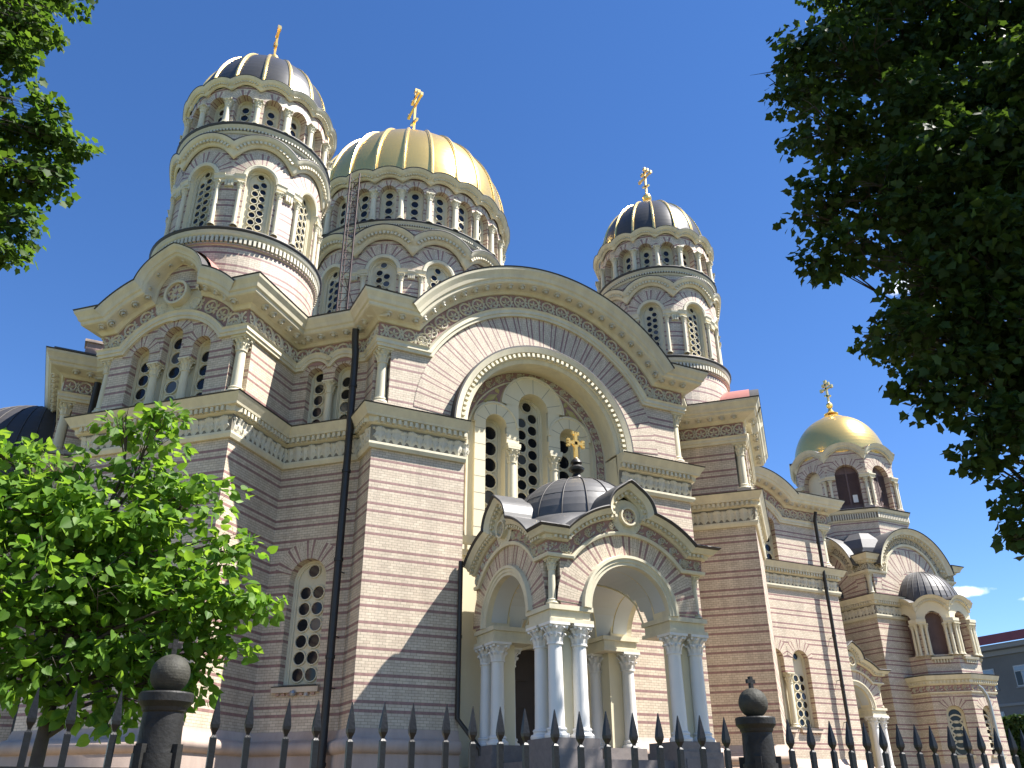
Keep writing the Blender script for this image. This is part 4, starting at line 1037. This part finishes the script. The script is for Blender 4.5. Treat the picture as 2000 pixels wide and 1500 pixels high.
for k in range(8):
    a = (k + .5) * s4
    wall(m, O4b, k * O4b.u[1], (k + 1) * O4b.u[1], 11.75, lambda x, a=(k + .5) * O4b.u[1]: 11.9 + math.sqrt(max(0, .99 ** 2 - (x - a) ** 2)) if abs(x - a) < .98 else 12.0, [((k + .5) * O4b.u[1], .5, 11.75, 11.751)], .5, 'plaster', reveal=False)
    m.face([O4.p(a + x, z, -.45) for x, z in [(-.5, 9.6), (.5, 9.6)] + [(.5 * math.cos(math.pi * i / 10), 11.75 + .5 * math.sin(math.pi * i / 10)) for i in range(11)]], 'shutter')
    for (p_, q_) in ((k * s4, a - .5), (a + .5, (k + 1) * s4)): sweep(m, O4, [(p_, 11.45, 0, 1), (q_, 11.45, 0, 1)], [(0, 0, 'trim'), (0, .22, 'trim'), (.12, .28, 'trim'), (.3, .28, 'trim'), (.32, 0, 'trim')])
    if k in (1, 2, 3, 4):
        for d in (.14, .4): 
            for sg in (-1, 1): column(T, 'tur', O4.p(k * s4 + sg * d, 9.55, .1), 1.92, .105, 'trim', .3, O4.ang(k * s4 + sg * d))
sp = scallop(8, s4, 11.95, 1.2, 0)
sweep(m, O4, sp, [(-.3, .03, 'trim'), (-.28, .1, 'trim'), (-.14, .14, 'trim'), (-.12, .22, 'trim'), (.0, .3, 'trim'), (.06, .36, 'lead_flash'), (.1, -.4, 'lead')])
dentils(m, O4, sp, .16, -.27, -.14, .1, .18)
m.build('arcade', T)
m = MB()
for k in (1, 2, 3):
    a = (k + .5) * s4; sweep(m, O4, [(a - .62, 9.3, 0, 1), (a + .62, 9.3, 0, 1)], [(0, 0, 'trim'), (0, .2, 'trim'), (.14, .24, 'lead_flash'), (.2, 0, 'lead_flash')]); dentils(m, O4, [(a - .5, 9.1, 0, 1), (a + .5, 9.1, 0, 1)], .16, 0, .2, 0, .14)
m.build('sill', T)
m = MB(); pr = [(2.2 * math.cos(math.pi / 2 * i / 12) if i < 12 else .05, 12.6 + 2.6 * math.sin(math.pi / 2 * i / 12)) for i in range(13)]
m.lathe((TC[0], TC[1], 0), [(2.1, 12.2, 'lead')] + [(r, z, 'lead') for r, z in pr], 48)
for k in range(32):
    a = 2 * math.pi * k / 32; m.tube([(TC[0] + (r + .01) * math.cos(a), TC[1] + (r + .01) * math.sin(a), z) for r, z in pr], .025, 'lead_flash', 5)
m.build('dome', T)
# left arm: its own porch apse under a half dome
T = empty('side_apse', parent=CA); AC = (-2.9, 41.2)
O5 = Poly(octagon(AC, 3.7), True); s5 = O5.u[1]; m = MB(); wall(m, O5, 0, O5.u[-1], 0, 12.8); m.build('wall', T)
m = MB(); sp = scallop(8, s5, 11.6, 1.95, 0)
sweep(m, O5, sp, [(-.5, .0, 'trim'), (-.46, .1, 'trim'), (-.28, .14, 'trim'), (-.26, .2, 'trim'), (-.12, .24, 'trim'), (-.1, .34, 'trim'), (.04, .42, 'trim'), (.1, .45, 'lead_flash'), (.14, -.8, 'lead_flash')])
dentils(m, O5, sp, .28, -.26, -.12, .2, .34)
m.build('cornice', T)
m = MB(); pr = [(4.3 * math.cos(math.pi / 2 * i / 14) if i < 14 else .05, 13.0 + 4.6 * math.sin(math.pi / 2 * i / 14)) for i in range(15)]
m.lathe((AC[0], AC[1], 0), [(r, z, 'lead_flash') for r, z in pr], 48)
for k in range(40):
    a = 2 * math.pi * k / 40; m.tube([(AC[0] + (r + .01) * math.cos(a), AC[1] + (r + .01) * math.sin(a), z) for r, z in pr], .025, 'lead_flash', 5)
m.build('dome', T)
# ------------------------------------------------------------------ small lamps on the walls
def fitting(u, z):
    m = MB(); q = PF.p(u, z, .16); m.lathe((q.x, q.y, z), [(.001, -.09, 'grey_steel'), (.07, -.07, 'grey_steel'), (.1, 0, 'grey_steel'), (.08, .07, 'grey_steel'), (.001, .1, 'grey_steel')], 12)
    m.tube([PF.p(u, z, .0), PF.p(u, z, .1)], .03, 'black_iron', 6); q = PF.p(u + .42, z - .02, .05); m.box(q, ((.05, .03, 0), (.03, -.05, 0), (0, 0, .055)), 'win_frame'); m.build('wall_lamp', CA)
fitting(U[6] + 1.45, 4.5)
# ------------------------------------------------------------------ roofs
m = MB()
m.face([PF.p(u, 16.9, -.3) for u in U] + [Vector((45.4, 60, 16.9)), Vector((-2, 60, 16.9))], 'lead')
def barrel(m, F, uc, zc, R_, depth, out=-.2, matn='lead'):
    rows = [[F.p(u, z, o) for (u, z, *_) in arcpath(uc, zc, R_, 165, 15, .4)] for o in (out, -depth)]
    m.grid(rows, matn, True); m.face(rows[1], matn)
barrel(m, PF, UC, 13.35, 6.6, 12); barrel(m, PF, G15, 14.5, 3.9, 6)
m.build('roof', CA)
for i in (4, 12):
    m = MB()
    barrel(m, PF, GAB[i][0], 14.45, 4.0, 3.4, -.6, 'red_metal')
    rows = [[PF.p(u, z, o) for (u, z, *_) in arcpath(GAB[i][0], 17.84, 1.62, 180, 0, .2)] for o in (.5, -3.2)]
    m.grid(rows, 'red_metal', True)
    m.build('roof', CA)
# little masonry stacks on the arm roofs
m = MB(); m.box((15.0, 27.5, 20.25), ((.75, 0, 0), (0, .35, 0), (0, 0, .32)), 'salmon_brick'); m.box((15.0, 27.5, 20.6), ((.85, 0, 0), (0, .45, 0), (0, 0, .05)), 'red_metal'); m.build('chimney', CA)
m = MB(); m.box((-1.55, 37.0, 18.2), ((.32, 0, 0), (0, .32, 0), (0, 0, 1.2)), 'salmon_brick'); m.box((-1.55, 37.0, 19.45), ((.4, 0, 0), (0, .4, 0), (0, 0, .06)), 'plinth'); m.build('chimney', CA)
m = MB(); m.box((-1.2, 40.7, 17.8), ((1.7, 0, 0), (0, 5.6, 0), (0, 0, .35)), 'lead'); m.build('roof', CA)
# ------------------------------------------------------------------ drainpipes
def pipe(pts, r=.11, brk=()):
    m = MB(); m.tube(pts, r, 'black_iron', 10)
    for i, (a, b) in enumerate(zip(pts, pts[1:])):
        a, b = Vector(a), Vector(b); n = int((a - b).length / 2.4)
        for k in range(n):
            t = (k + .5) / n; c = a.lerp(b, t); d = (b - a).normalized()
            m.tube([c - d * .05, c + d * .05], r * 1.22, 'black_iron', 10)
    o = m.build('drainpipe', CA)
    mb = MB()
    for c, n in brk: mb.tube([c, Vector(c) - Vector(n) * .42], .02, 'black_iron', 5)
    if brk: mb.build('bracket', o)
uu = U[7] - .22
nn = (-S2, -S2, 0)
pipe([PF.p(uu + .06, 16.7, .75), PF.p(uu, 16.3, .62), PF.p(uu, 15.8, .5), PF.p(uu, 13.3, .48), PF.p(uu, 12.9, .44), PF.p(uu, 1, .40)], .125, [(PF.p(uu, z, .34), nn) for z in (10.2, 8.1, 6.1, 4.6)])
uu = U[15] + 37.25 - 28.97
pipe([PF.p(uu, 16.6, .5), PF.p(uu, 16.1, .34), PF.p(uu, .5, .3)], .1, [(PF.p(uu, z, .3), (0, -1, 0)) for z in (9.5, 7.3, 5.2)])
pipe([PF.p(UC - OPW - .1, 8.5, .14), PF.p(UC - OPW - .1, 3.75, .14), PF.p(UC - OPW + .5, 2.9, .5), PF.p(UC - OPW + .6, 1, .55)], .075)
pipe([PF.p(U[2] - .15, 16.55, .45), PF.p(U[2] - .15, 15.9, .3), PF.p(U[2] - .15, 1, .3)], .13)
# ------------------------------------------------------------------ iron fence on its rail, stone pillars
FD = Vector((1, -.040, 0)).normalized(); FN = Vector((FD.y, -FD.x, 0))       # FN points to the viewer
FO = Vector((0, 4.81, 0))
fat = lambda s, z=0, o=0: FO + FD * s + FN * o + Vector((0, 0, z))
def picket_mesh():
    m = MB(); h = .0155
    m.box((0, 0, .95), ((h, 0, 0), (0, h, 0), (0, 0, .85)), 'fence_paint')
    pr = [(h, 1.8), (.008, 1.812), (.0095, 1.822), (.019, 1.845), (.0205, 1.862), (.0165, 1.90), (.002, 2.0)]
    for (r0_, z0_), (r1_, z1_) in zip(pr, pr[1:]):
        a = [(x * r0_, y * r0_, z0_) for x, y in ((-1, -1), (1, -1), (1, 1), (-1, 1))]; b = [(x * r1_, y * r1_, z1_) for x, y in ((-1, -1), (1, -1), (1, 1), (-1, 1))]
        for i in range(4): j = (i + 1) % 4; m.face([a[i], a[j], b[j], b[i]], 'fence_paint')
    return m
PM = None
def fence(s0, s1, label, first, step=.1765):
    global PM
    T = empty('iron_fence', fat((s0 + s1) / 2)); tag(T, label, 'fence', 'black iron fence panels'); T.rotation_euler = (0, 0, math.atan2(FD.y, FD.x))
    off = (s0 + s1) / 2
    for z in (.3, 1.645):
        m = MB(); m.box((0, 0, z), (((s1 - s0) / 2, 0, 0), (0, .022, 0), (0, 0, .011)), 'fence_paint'); m.build('rail', T)
    s = first
    while s < s1:
        if s > s0 + .03:
            if PM is None: PM = picket_mesh().build('picket', T); PM.location = (s - off, 0, 0)
            else: link_copy(PM, T, (s - off, 0, RN.uniform(-.006, .004)), (RN.uniform(-.012, .012), RN.uniform(-.008, .008), RN.uniform(-.12, .12)))
        s += step
fence(-1.75, .40, 'black spear topped iron fence panel in front of the leafy linden tree', -1.68)
fence(.60, 4.07, 'long black spear topped iron fence panel between the two ball topped stone pillars', .735)
fence(4.28, 8.3, 'black spear topped iron fence panel right of the smaller looking ball topped pillar', 4.30, .1655)
def pillar(s, label, rz, mt):
    T = empty('fence_pillar', fat(s)); tag(T, label, 'pillar', 'stone pillars of the fence'); T.rotation_euler = (0, 0, math.atan2(FD.y, FD.x))
    m = MB()
    m.lathe((0, 0, 0), [(0.1856, 0, mt), (0.1856, .25, mt), (0.1218, .3, mt), (0.1160, 1.72, mt), (0.1044, 1.72, mt), (0.0974, 1.905, mt), (0.1044, 1.912, mt), (0.1090, 1.93, mt), (0.1218, 1.945, mt), (0.1299, 1.955, mt), (0.1311, 1.992, mt), (0.1253, 2.0, mt), (0.0012, 2.0, mt)], 40)
    for k in range(4):
        a = math.pi / 4 + k * math.pi / 2; m.box((.113 * math.cos(a), .113 * math.sin(a), 1.0), ((.02 * math.cos(a), .02 * math.sin(a), 0), (-.02 * math.sin(a), .02 * math.cos(a), 0), (0, 0, .76)), mt)
    m.build('shaft', T)
    m = MB(); m.lathe((0, 0, 0), [(.096 * math.sin(math.pi * i / 22), 2.09 - .096 * math.cos(math.pi * i / 22), 'moss_stone') for i in range(23)], 36); m.build('ball', T)
    m = MB(); m.box((0, 0, 2.22), ((.012, 0, 0), (0, .012, 0), (0, 0, .04)), mt); m.box((0, 0, 2.228), ((.033, 0, 0), (0, .011, 0), (0, 0, .0125)), mt); m.build('cross', T)
pillar(.49, 'black stone pillar with a ball and small cross standing in front of the linden leaves', 0, 'stone_black')
pillar(4.175, 'black stone pillar with a mossy ball and small cross standing right of the columned porch', 0, 'stone_black')

# ------------------------------------------------------------------ trees
MAPLE = [(0, -.05), (.44, -.10), (.42, .16), (.60, .44), (.34, .58), (0, .98), (-.34, .58), (-.60, .44), (-.42, .16), (-.44, -.10)]
LINDEN = [(0, -.02), (.26, -.10), (.47, .12), (.48, .40), (.30, .72), (.08, .93), (0, 1.06), (-.08, .93), (-.30, .72), (-.48, .40), (-.47, .12), (-.26, -.10)]
def leaves(name, parent, P, D, N, size, shape, matn, fold=.16, rs=3, sizes=None):
    """one mesh of leaf blades: P root points, D blade direction, N blade normal"""
    rg = np.random.default_rng(rs); n = len(P); S = np.array(shape); k = len(S)
    D = D / np.linalg.norm(D, axis=1, keepdims=True); X = np.cross(D, N); X /= np.linalg.norm(X, axis=1, keepdims=True) + 1e-9; Z = np.cross(X, D)
    sz = size * rg.uniform(.65, 1.2, n) if sizes is None else sizes
    a = S[:, 0][None, :, None]; b = S[:, 1][None, :, None]
    droop = rg.uniform(.05, .3, n)[:, None, None]; fo = rg.uniform(.3, 1, n)[:, None, None] * fold
    V = P[:, None, :] + sz[:, None, None] * (X[:, None, :] * a + D[:, None, :] * b + Z[:, None, :] * (np.abs(a) * fo - b * b * droop))
    # split every leaf along its midrib into two blades
    tip = int(np.argmax(S[:, 1])); right = list(range(0, tip + 1)); left = list(range(tip, k)) + [0]
    base = (np.arange(n) * k)[:, None]
    F = np.concatenate([base + np.array(right)[None, :], base + np.array(left)[None, :]], axis=1).reshape(-1)
    sizes_ = np.tile([len(right), len(left)], n)
    me = bpy.data.meshes.new(name); me.vertices.add(n * k); me.vertices.foreach_set('co', V.reshape(-1).astype(np.float32))
    me.loops.add(len(F)); me.loops.foreach_set('vertex_index', F.astype(np.int32)); me.polygons.add(2 * n)
    me.polygons.foreach_set('loop_start', np.concatenate([[0], np.cumsum(sizes_)[:-1]]).astype(np.int32))
    at = me.attributes.new('tint', 'FLOAT', 'POINT'); at.data.foreach_set('value', np.repeat(np.clip(rg.normal(.45, .28, n), 0, 1), k).astype(np.float32))
    me.update(calc_edges=True); me.materials.append(MATS[matn])
    o = bpy.data.objects.new(name, me); COL.objects.link(o); o.parent = parent; return o
def spray(rg, blobs, dens, flat=.55):
    """twig clusters scattered through ellipsoid shells: returns cluster centres and outward directions"""
    C = []; O_ = []
    for (x, y, z, rx, ry, rz) in blobs:
        n = int(dens * rx * ry * rz) + 6
        d = rg.normal(size=(n, 3)); d /= np.linalg.norm(d, axis=1, keepdims=True)
        r = rg.uniform(.35, 1.06, n) ** .6
        C.append(np.array([x, y, z]) + d * r[:, None] * np.array([rx, ry, rz])); O_.append(d)
    return np.concatenate(C), np.concatenate(O_)
def crown(name, parent, blobs, dens, per, size, shape, matn, seed, crad=.5, up=.55):
    rg = np.random.default_rng(seed); C, O_ = spray(rg, blobs, dens)
    n = len(C) * per; c = np.repeat(C, per, 0); o = np.repeat(O_, per, 0)
    off = rg.normal(size=(n, 3)); off *= (rg.uniform(0, 1, n) ** .45 / np.linalg.norm(off, axis=1))[:, None]; off *= np.array([crad, crad, crad * .5]); P = c + off
    out = off / (np.linalg.norm(off, axis=1, keepdims=True) + 1e-6)
    D = out * .9 + o * .35 + rg.normal(size=(n, 3)) * .5; D[:, 2] -= .45
    N = rg.normal(size=(n, 3)) * .55; N[:, 2] += up + .3; N += o * .25
    return leaves(name, parent, P, D, N, size, shape, matn, rs=seed), C
def limbs(name, parent, base, top, r, blobs, matn, seed, twigs=None):
    rr = random.Random(seed); m = MB(); base, top = Vector(base), Vector(top)
    pts = [base.lerp(top, t) + Vector((rr.uniform(-.15, .15), rr.uniform(-.15, .15), 0)) * (0 if t == 0 else r * 2.5) for t in (0, .15, .35, .55, .75, 1)]
    m.tube(pts, [r * 1.5, r * 1.08, r * .95, r * .8, r * .6, r * .3], matn, 14)
    o = m.build('trunk', parent); m = MB()
    for (x, y, z, rx, ry, rz) in blobs:
        e = Vector((x, y, z)); t = min(.95, max(.18, (z - base.z - .5 * (e - base).xy.length * .6) / max(.1, (top.z - base.z)))); s = base.lerp(top, t)
        q_ = r; r = r * min(1, .25 + max(rx, ry) / 2.2 * (.45 / max(r, .1))) if r > .1 else r
        L = (e - s).length; mid = s.lerp(e, .5) + Vector((rr.uniform(-.1, .1), rr.uniform(-.1, .1), .10)) * L
        tipp = e + (e - s).normalized() * max(rx, ry) * .15
        m.tube([s, s.lerp(mid, .5) + Vector((0, 0, .03 * L)), mid, mid.lerp(e, .6), e, tipp], [r * .34, r * .24, r * .16, r * .10, r * .05, r * .015], matn, 8)
        for k in range(5):
            a = mid.lerp(e, rr.uniform(0, 1)); b = e + Vector((rr.uniform(-1, 1) * rx, rr.uniform(-1, 1) * ry, rr.uniform(-1, 1) * rz)) * .85
            c = a.lerp(b, .5) + Vector((0, 0, rr.uniform(-.05, .15))) * (b - a).length
            m.tube([a, c, b], [r * .12, r * .08, r * .015], matn, 5)
            for q in range(3):
                d = b + Vector((rr.uniform(-1, 1) * rx, rr.uniform(-1, 1) * ry, rr.uniform(-1, .6) * rz)) * .45
                m.tube([c.lerp(b, .4 + .2 * q), c.lerp(b, .7).lerp(d, .5) + Vector((0, 0, .04)), d], [r * .05, r * .035, r * .008], matn, 4)
        r = q_
    m.build('branch', parent)
T = empty('maple_tree', (25.0, 11.0, 0)); tag(T, 'huge dark green maple with shaded drooping boughs along the right side of the picture', 'tree')
TB = [(17.09, 12.21, 21.6, 1.65, 1.65, 1.07), (16.35, 12.37, 22.25, 0.68, 0.68, 0.48), (15.78, 12.78, 20.06, 0.58, 0.58, 0.48), (16.27, 12.47, 18.63, 1.07, 1.07, 0.87), (15.66, 12.44, 16.01, 0.97, 0.97, 0.68), (16.4, 11.45, 15.73, 1.16, 1.16, 0.87), (19.79, 11.72, 23.81, 2.33, 2.33, 1.55), (18.9, 11.26, 18.91, 2.33, 2.33, 1.46), (21.54, 10.58, 21.96, 2.91, 2.91, 1.94), (17.11, 11.29, 14.87, 1.46, 1.46, 0.78), (15.41, 11.96, 13.95, 0.82, 0.82, 0.44), (15.08, 12.36, 13.79, 0.39, 0.39, 0.29), (18.46, 10.02, 16.11, 2.33, 2.33, 1.36), (17.82, 10.14, 13.41, 1.84, 1.84, 0.97), (16.75, 10.93, 12.68, 0.87, 0.87, 0.34), (16.21, 11.37, 11.54, 0.73, 0.73, 0.41), (16.88, 10.72, 11.18, 0.97, 0.97, 0.58), (17.71, 10.33, 11.46, 1.16, 1.16, 0.78), (16.41, 11.43, 10.25, 0.44, 0.44, 0.33), (16.64, 11.1, 9.57, 0.48, 0.48, 0.29), (16.89, 10.71, 10.23, 0.78, 0.78, 0.48), (18.49, 9.96, 11.47, 1.55, 1.55, 1.26), (17.15, 10.29, 9.21, 0.78, 0.78, 0.48), (16.73, 10.59, 8.16, 0.48, 0.48, 0.44), (17.32, 9.99, 8.76, 0.78, 0.78, 0.68), (17.17, 10.25, 7.31, 0.53, 0.53, 0.44), (17.12, 10.33, 6.33, 0.37, 0.37, 0.39), (20.89, 9.63, 14.86, 2.91, 2.91, 2.13), (20.46, 8.09, 18.15, 2.52, 2.52, 1.75), (19.71, 9.77, 10.18, 2.23, 2.23, 1.75), (19.48, 11.26, 26.26, 2.33, 2.33, 1.26), (20.88, 8.39, 24.87, 2.52, 2.52, 1.36), (19.49, 10.21, 7.18, 1.36, 1.36, 1.16), (23.69, 7.99, 17.27, 3.49, 3.49, 2.52), (22.3, 8.88, 11.75, 3.3, 3.3, 2.33), (25.3, 5.98, 21.99, 3.88, 3.88, 2.91), (21.34, 8.58, 8.13, 2.91, 2.91, 2.13), (23.03, 6.76, 12.93, 3.88, 3.88, 2.91), (23.2, 15.9, 15.4, 1.4, 1.4, 1.1), (24.6, 14.8, 22.6, 1.5, 1.5, 1.3), (23.9, 15.4, 18.4, 1.0, 1.0, 0.7), (25.5, 14.6, 17.6, 1.5, 1.5, 1.2)]
def in_local(bl, t): return [(x - t[0], y - t[1], z - t[2], a, b, c) for (x, y, z, a, b, c) in bl]
lb = in_local(TB, (25.0, 11.0, 0))
limbs('limbs', T, (0, 0, 0), (-.6, .4, 20), .45, lb, 'bark', 5)
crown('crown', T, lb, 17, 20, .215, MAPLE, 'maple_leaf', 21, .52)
T = empty('maple_tree', (-10.5, 19, 0)); tag(T, 'sunlit green maple whose leafy bough tips reach in at the top left corner', 'tree')
lb = in_local([(-5.24, 20.33, 20.1, 1.5, 1.5, 0.9), (-4.37, 19.93, 20.52, 0.75, 0.75, 0.39), (-4.38, 19.77, 18.48, 0.63, 0.63, 0.3), (-4.88, 19.81, 17.75, 0.9, 0.9, 0.52), (-3.77, 19.59, 19.71, 0.3, 0.3, 0.2), (-3.35, 19.82, 21.56, 0.6, 0.6, 0.18), (-4.36, 19.62, 18.89, 0.68, 0.68, 0.38), (-3.42, 20.11, 16.27, 0.9, 0.9, 0.45), (-2.8, 19.75, 16.56, 0.52, 0.52, 0.3), (-3.15, 19.55, 17.23, 0.18, 0.18, 0.22), (-4.07, 20.3, 15.18, 1.2, 1.2, 0.75), (-3.05, 19.87, 15.09, 0.68, 0.68, 0.3), (-3.22, 19.84, 13.93, 0.63, 0.63, 0.42), (-3.78, 20.35, 13.49, 0.75, 0.75, 0.48), (-6.24, 20.84, 16.37, 2.1, 2.1, 2.25), (-7.43, 21.24, 20.66, 2.4, 2.4, 2.4), (-5.33, 21.09, 23.58, 1.95, 1.95, 0.9), (-2.64, 19.62, 15.54, 0.3, 0.3, 0.2), (-2.36, 19.66, 16.41, 0.26, 0.26, 0.18), (-3.06, 19.87, 12.97, 0.38, 0.38, 0.21), (-3.41, 19.81, 16.7, 0.45, 0.45, 0.22)], (-10.5, 19, 0))
limbs('limbs', T, (0, 0, 0), (.3, -.2, 22), .2, lb, 'bark', 6)
crown('crown', T, lb, 34, 18, .19, MAPLE, 'maple_leaf_sunlit', 22, .45)
T = empty('linden_tree', (-.07, 6.25, 0)); tag(T, 'young bright green linden with heart shaped leaves behind the fence', 'tree')
lb = in_local([(0.03, 6.3, 3.31, 0.5, 0.5, 0.36), (-0.19, 6.3, 2.86, 0.55, 0.55, 0.4), (0.36, 6.19, 3.04, 0.45, 0.45, 0.34), (0.74, 6.05, 2.84, 0.3, 0.3, 0.26), (0.29, 6.19, 2.55, 0.5, 0.5, 0.3), (-0.23, 6.3, 2.5, 0.45, 0.45, 0.3), (-0.22, 6.4, 3.45, 0.36, 0.36, 0.2), (0.21, 6.25, 3.74, 0.2, 0.2, 0.2), (0.63, 6.12, 3.38, 0.26, 0.26, 0.2), (0.87, 6.04, 3.08, 0.13, 0.13, 0.11), (0.97, 5.97, 2.67, 0.16, 0.16, 0.1), (0.59, 6.07, 2.39, 0.26, 0.26, 0.18), (-0.68, 6.36, 2.92, 0.6, 0.6, 0.5), (-0.78, 6.35, 3.35, 0.35, 0.35, 0.25), (-0.49, 6.33, 3.25, 0.36, 0.36, 0.24), (0.07, 6.2, 3.93, 0.12, 0.12, 0.1), (0.29, 6.19, 4.04, 0.07, 0.07, 0.05), (0.08, 6.2, 2.22, 0.28, 0.28, 0.14), (1.1, 5.9, 2.7, 0.08, 0.08, 0.05), (0.88, 5.99, 2.4, 0.09, 0.09, 0.13), (0.57, 6.07, 2.14, 0.1, 0.1, 0.16), (-0.87, 6.34, 2.7, 0.55, 0.55, 0.5), (0.36, 6.14, 2.0, 0.05, 0.05, 0.12), (0.42, 6.19, 3.49, 0.25, 0.25, 0.2), (-0.49, 6.38, 3.63, 0.16, 0.16, 0.12), (-0.77, 6.35, 3.68, 0.12, 0.12, 0.1), (0.68, 6.06, 2.6, 0.25, 0.25, 0.22), (0.05, 6.5, 2.93, 0.5, 0.5, 0.5), (-0.08, 6.3, 2.32, 0.4, 0.4, 0.2), (0.32, 6.19, 2.24, 0.3, 0.3, 0.16), (-0.28, 6.29, 2.18, 0.35, 0.35, 0.18), (0.58, 6.07, 2.27, 0.16, 0.16, 0.14), (0.16, 6.5, 2.66, 0.55, 0.55, 0.35), (-0.37, 6.49, 3.09, 0.55, 0.55, 0.4), (0.35, 6.39, 2.83, 0.5, 0.5, 0.35), (-0.69, 6.36, 2.29, 0.5, 0.5, 0.25), (0.1, 6.2, 2.01, 0.08, 0.08, 0.1), (0.74, 6.05, 2.21, 0.05, 0.05, 0.1)], (-.07, 6.25, 0))
limbs('limbs', T, (0, 0, 0), (.1, .05, 3.3), .05, lb, 'bark_pale', 7)
crown('crown', T, lb, 280, 15, .068, LINDEN, 'linden_leaf', 23, .17, .3)

# ------------------------------------------------------------------ street beyond
T = empty('office_building', (95, 60, 0)); tag(T, 'grey office block with a dark red roof edge standing beyond the hedge', 'building')
m = MB(); F = Seg((95, 110), (95, 36)); Y = lambda y: 110 - y
wall(m, F, 0, 74, 0, 17.4, mat='grey_wall'); m.abox(95.3, 112, 36.3, 109.7, 0, 17.3, 'grey_wall')
m.build('wall', T, (-95, -60, 0))
m = MB(); sweep(m, F, [(0, 16.3, 0, 1), (74, 16.3, 0, 1)], [(0, 0, 'grey_trim'), (0, .2, 'grey_trim'), (.5, .3, 'grey_trim'), (.6, .9, 'grey_trim'), (.95, 1.0, 'grey_trim'), (1.1, 1.1, 'grey_trim'), (1.2, 0, 'grey_trim')])
sweep(m, F, [(0, 10.9, 0, 1), (74, 10.9, 0, 1)], [(0, 0, 'grey_trim'), (0, .15, 'grey_trim'), (.25, .2, 'grey_trim'), (.3, 0, 'grey_trim')]); m.build('cornice', T, (-95, -60, 0))
m = MB(); m.face([(94.0, 36, 17.5), (94.0, 110, 17.5), (94.3, 110, 18.55), (94.3, 36, 18.55)], 'red_roof'); m.face([(94.3, 36, 18.55), (94.3, 110, 18.55), (112, 110, 21), (112, 36, 21)], 'red_roof'); m.build('roof', T, (-95, -60, 0))
wp = None
for zc_ in (13.9, 10.9 - 1.6, 5.6, 2.4):
    y = 62.0 + 4.1 * 3
    while y > 38:
        if wp is None:
            m = MB(); m.abox(-.08, .02, -.85, .85, -1.1, 1.1, 'win_frame'); m.face([(-.10, -.74, -.98), (-.10, -.06, -.98), (-.10, -.06, .45), (-.10, -.74, .45)], 'win_glass'); m.face([(-.10, .06, -.98), (-.10, .74, -.98), (-.10, .74, .45), (-.10, .06, .45)], 'glass')
            m.face([(-.10, -.74, .55), (-.10, .74, .55), (-.10, .74, .98), (-.10, -.74, .98)], 'win_glass'); m.abox(-.14, .0, -1.0, 1.0, -1.25, -1.12, 'grey_trim')
            wp = m.build('window', T); wp.location = (0, y - 60, zc_)
        else: link_copy(wp, T, (0, y - 60, zc_))
        y -= 4.1
T = empty('hedge', (68, 44, 0)); tag(T, 'clipped dark green hedge in front of the grey office block', 'hedge')
m = MB(); m.abox(-2.2, 2.2, -8, 4.6, 0, 6.9, 'hedge_leaf'); m.build('core', T)
rg = np.random.default_rng(4); n = 16000
f_ = rg.integers(0, 3, n); P = np.stack([rg.uniform(-2.4, 2.4, n), rg.uniform(-8, 4.8, n), rg.uniform(0, 7.3, n)], 1)
P[f_ == 0, 0] = -2.3 + rg.normal(0, .12, (f_ == 0).sum()); P[f_ == 1, 2] = 7.0 + rg.normal(0, .14, (f_ == 1).sum()); P[f_ == 2, 1] = 4.7 + rg.normal(0, .1, (f_ == 2).sum())
D = rg.normal(size=(n, 3)); D[:, 2] += .4; leaves('foliage', T, P, D, rg.normal(size=(n, 3)) + np.array([-1., 0, 1]), .28, LINDEN, 'hedge_leaf', rs=9)
T = MB(); T.tube([(49.1, 34.5, 0), (49.1, 34.5, 6.2), (49.07, 34.5, 6.7), (48.95, 34.5, 7.1), (48.7, 34.5, 7.45), (48.45, 34.5, 7.6)], [.1, .1, .1, .1, .09, .06], 'grey_steel', 10)
tag(T.build('metal_pole'), 'thin grey metal pole with a curved top beside the corner turret', 'pole')
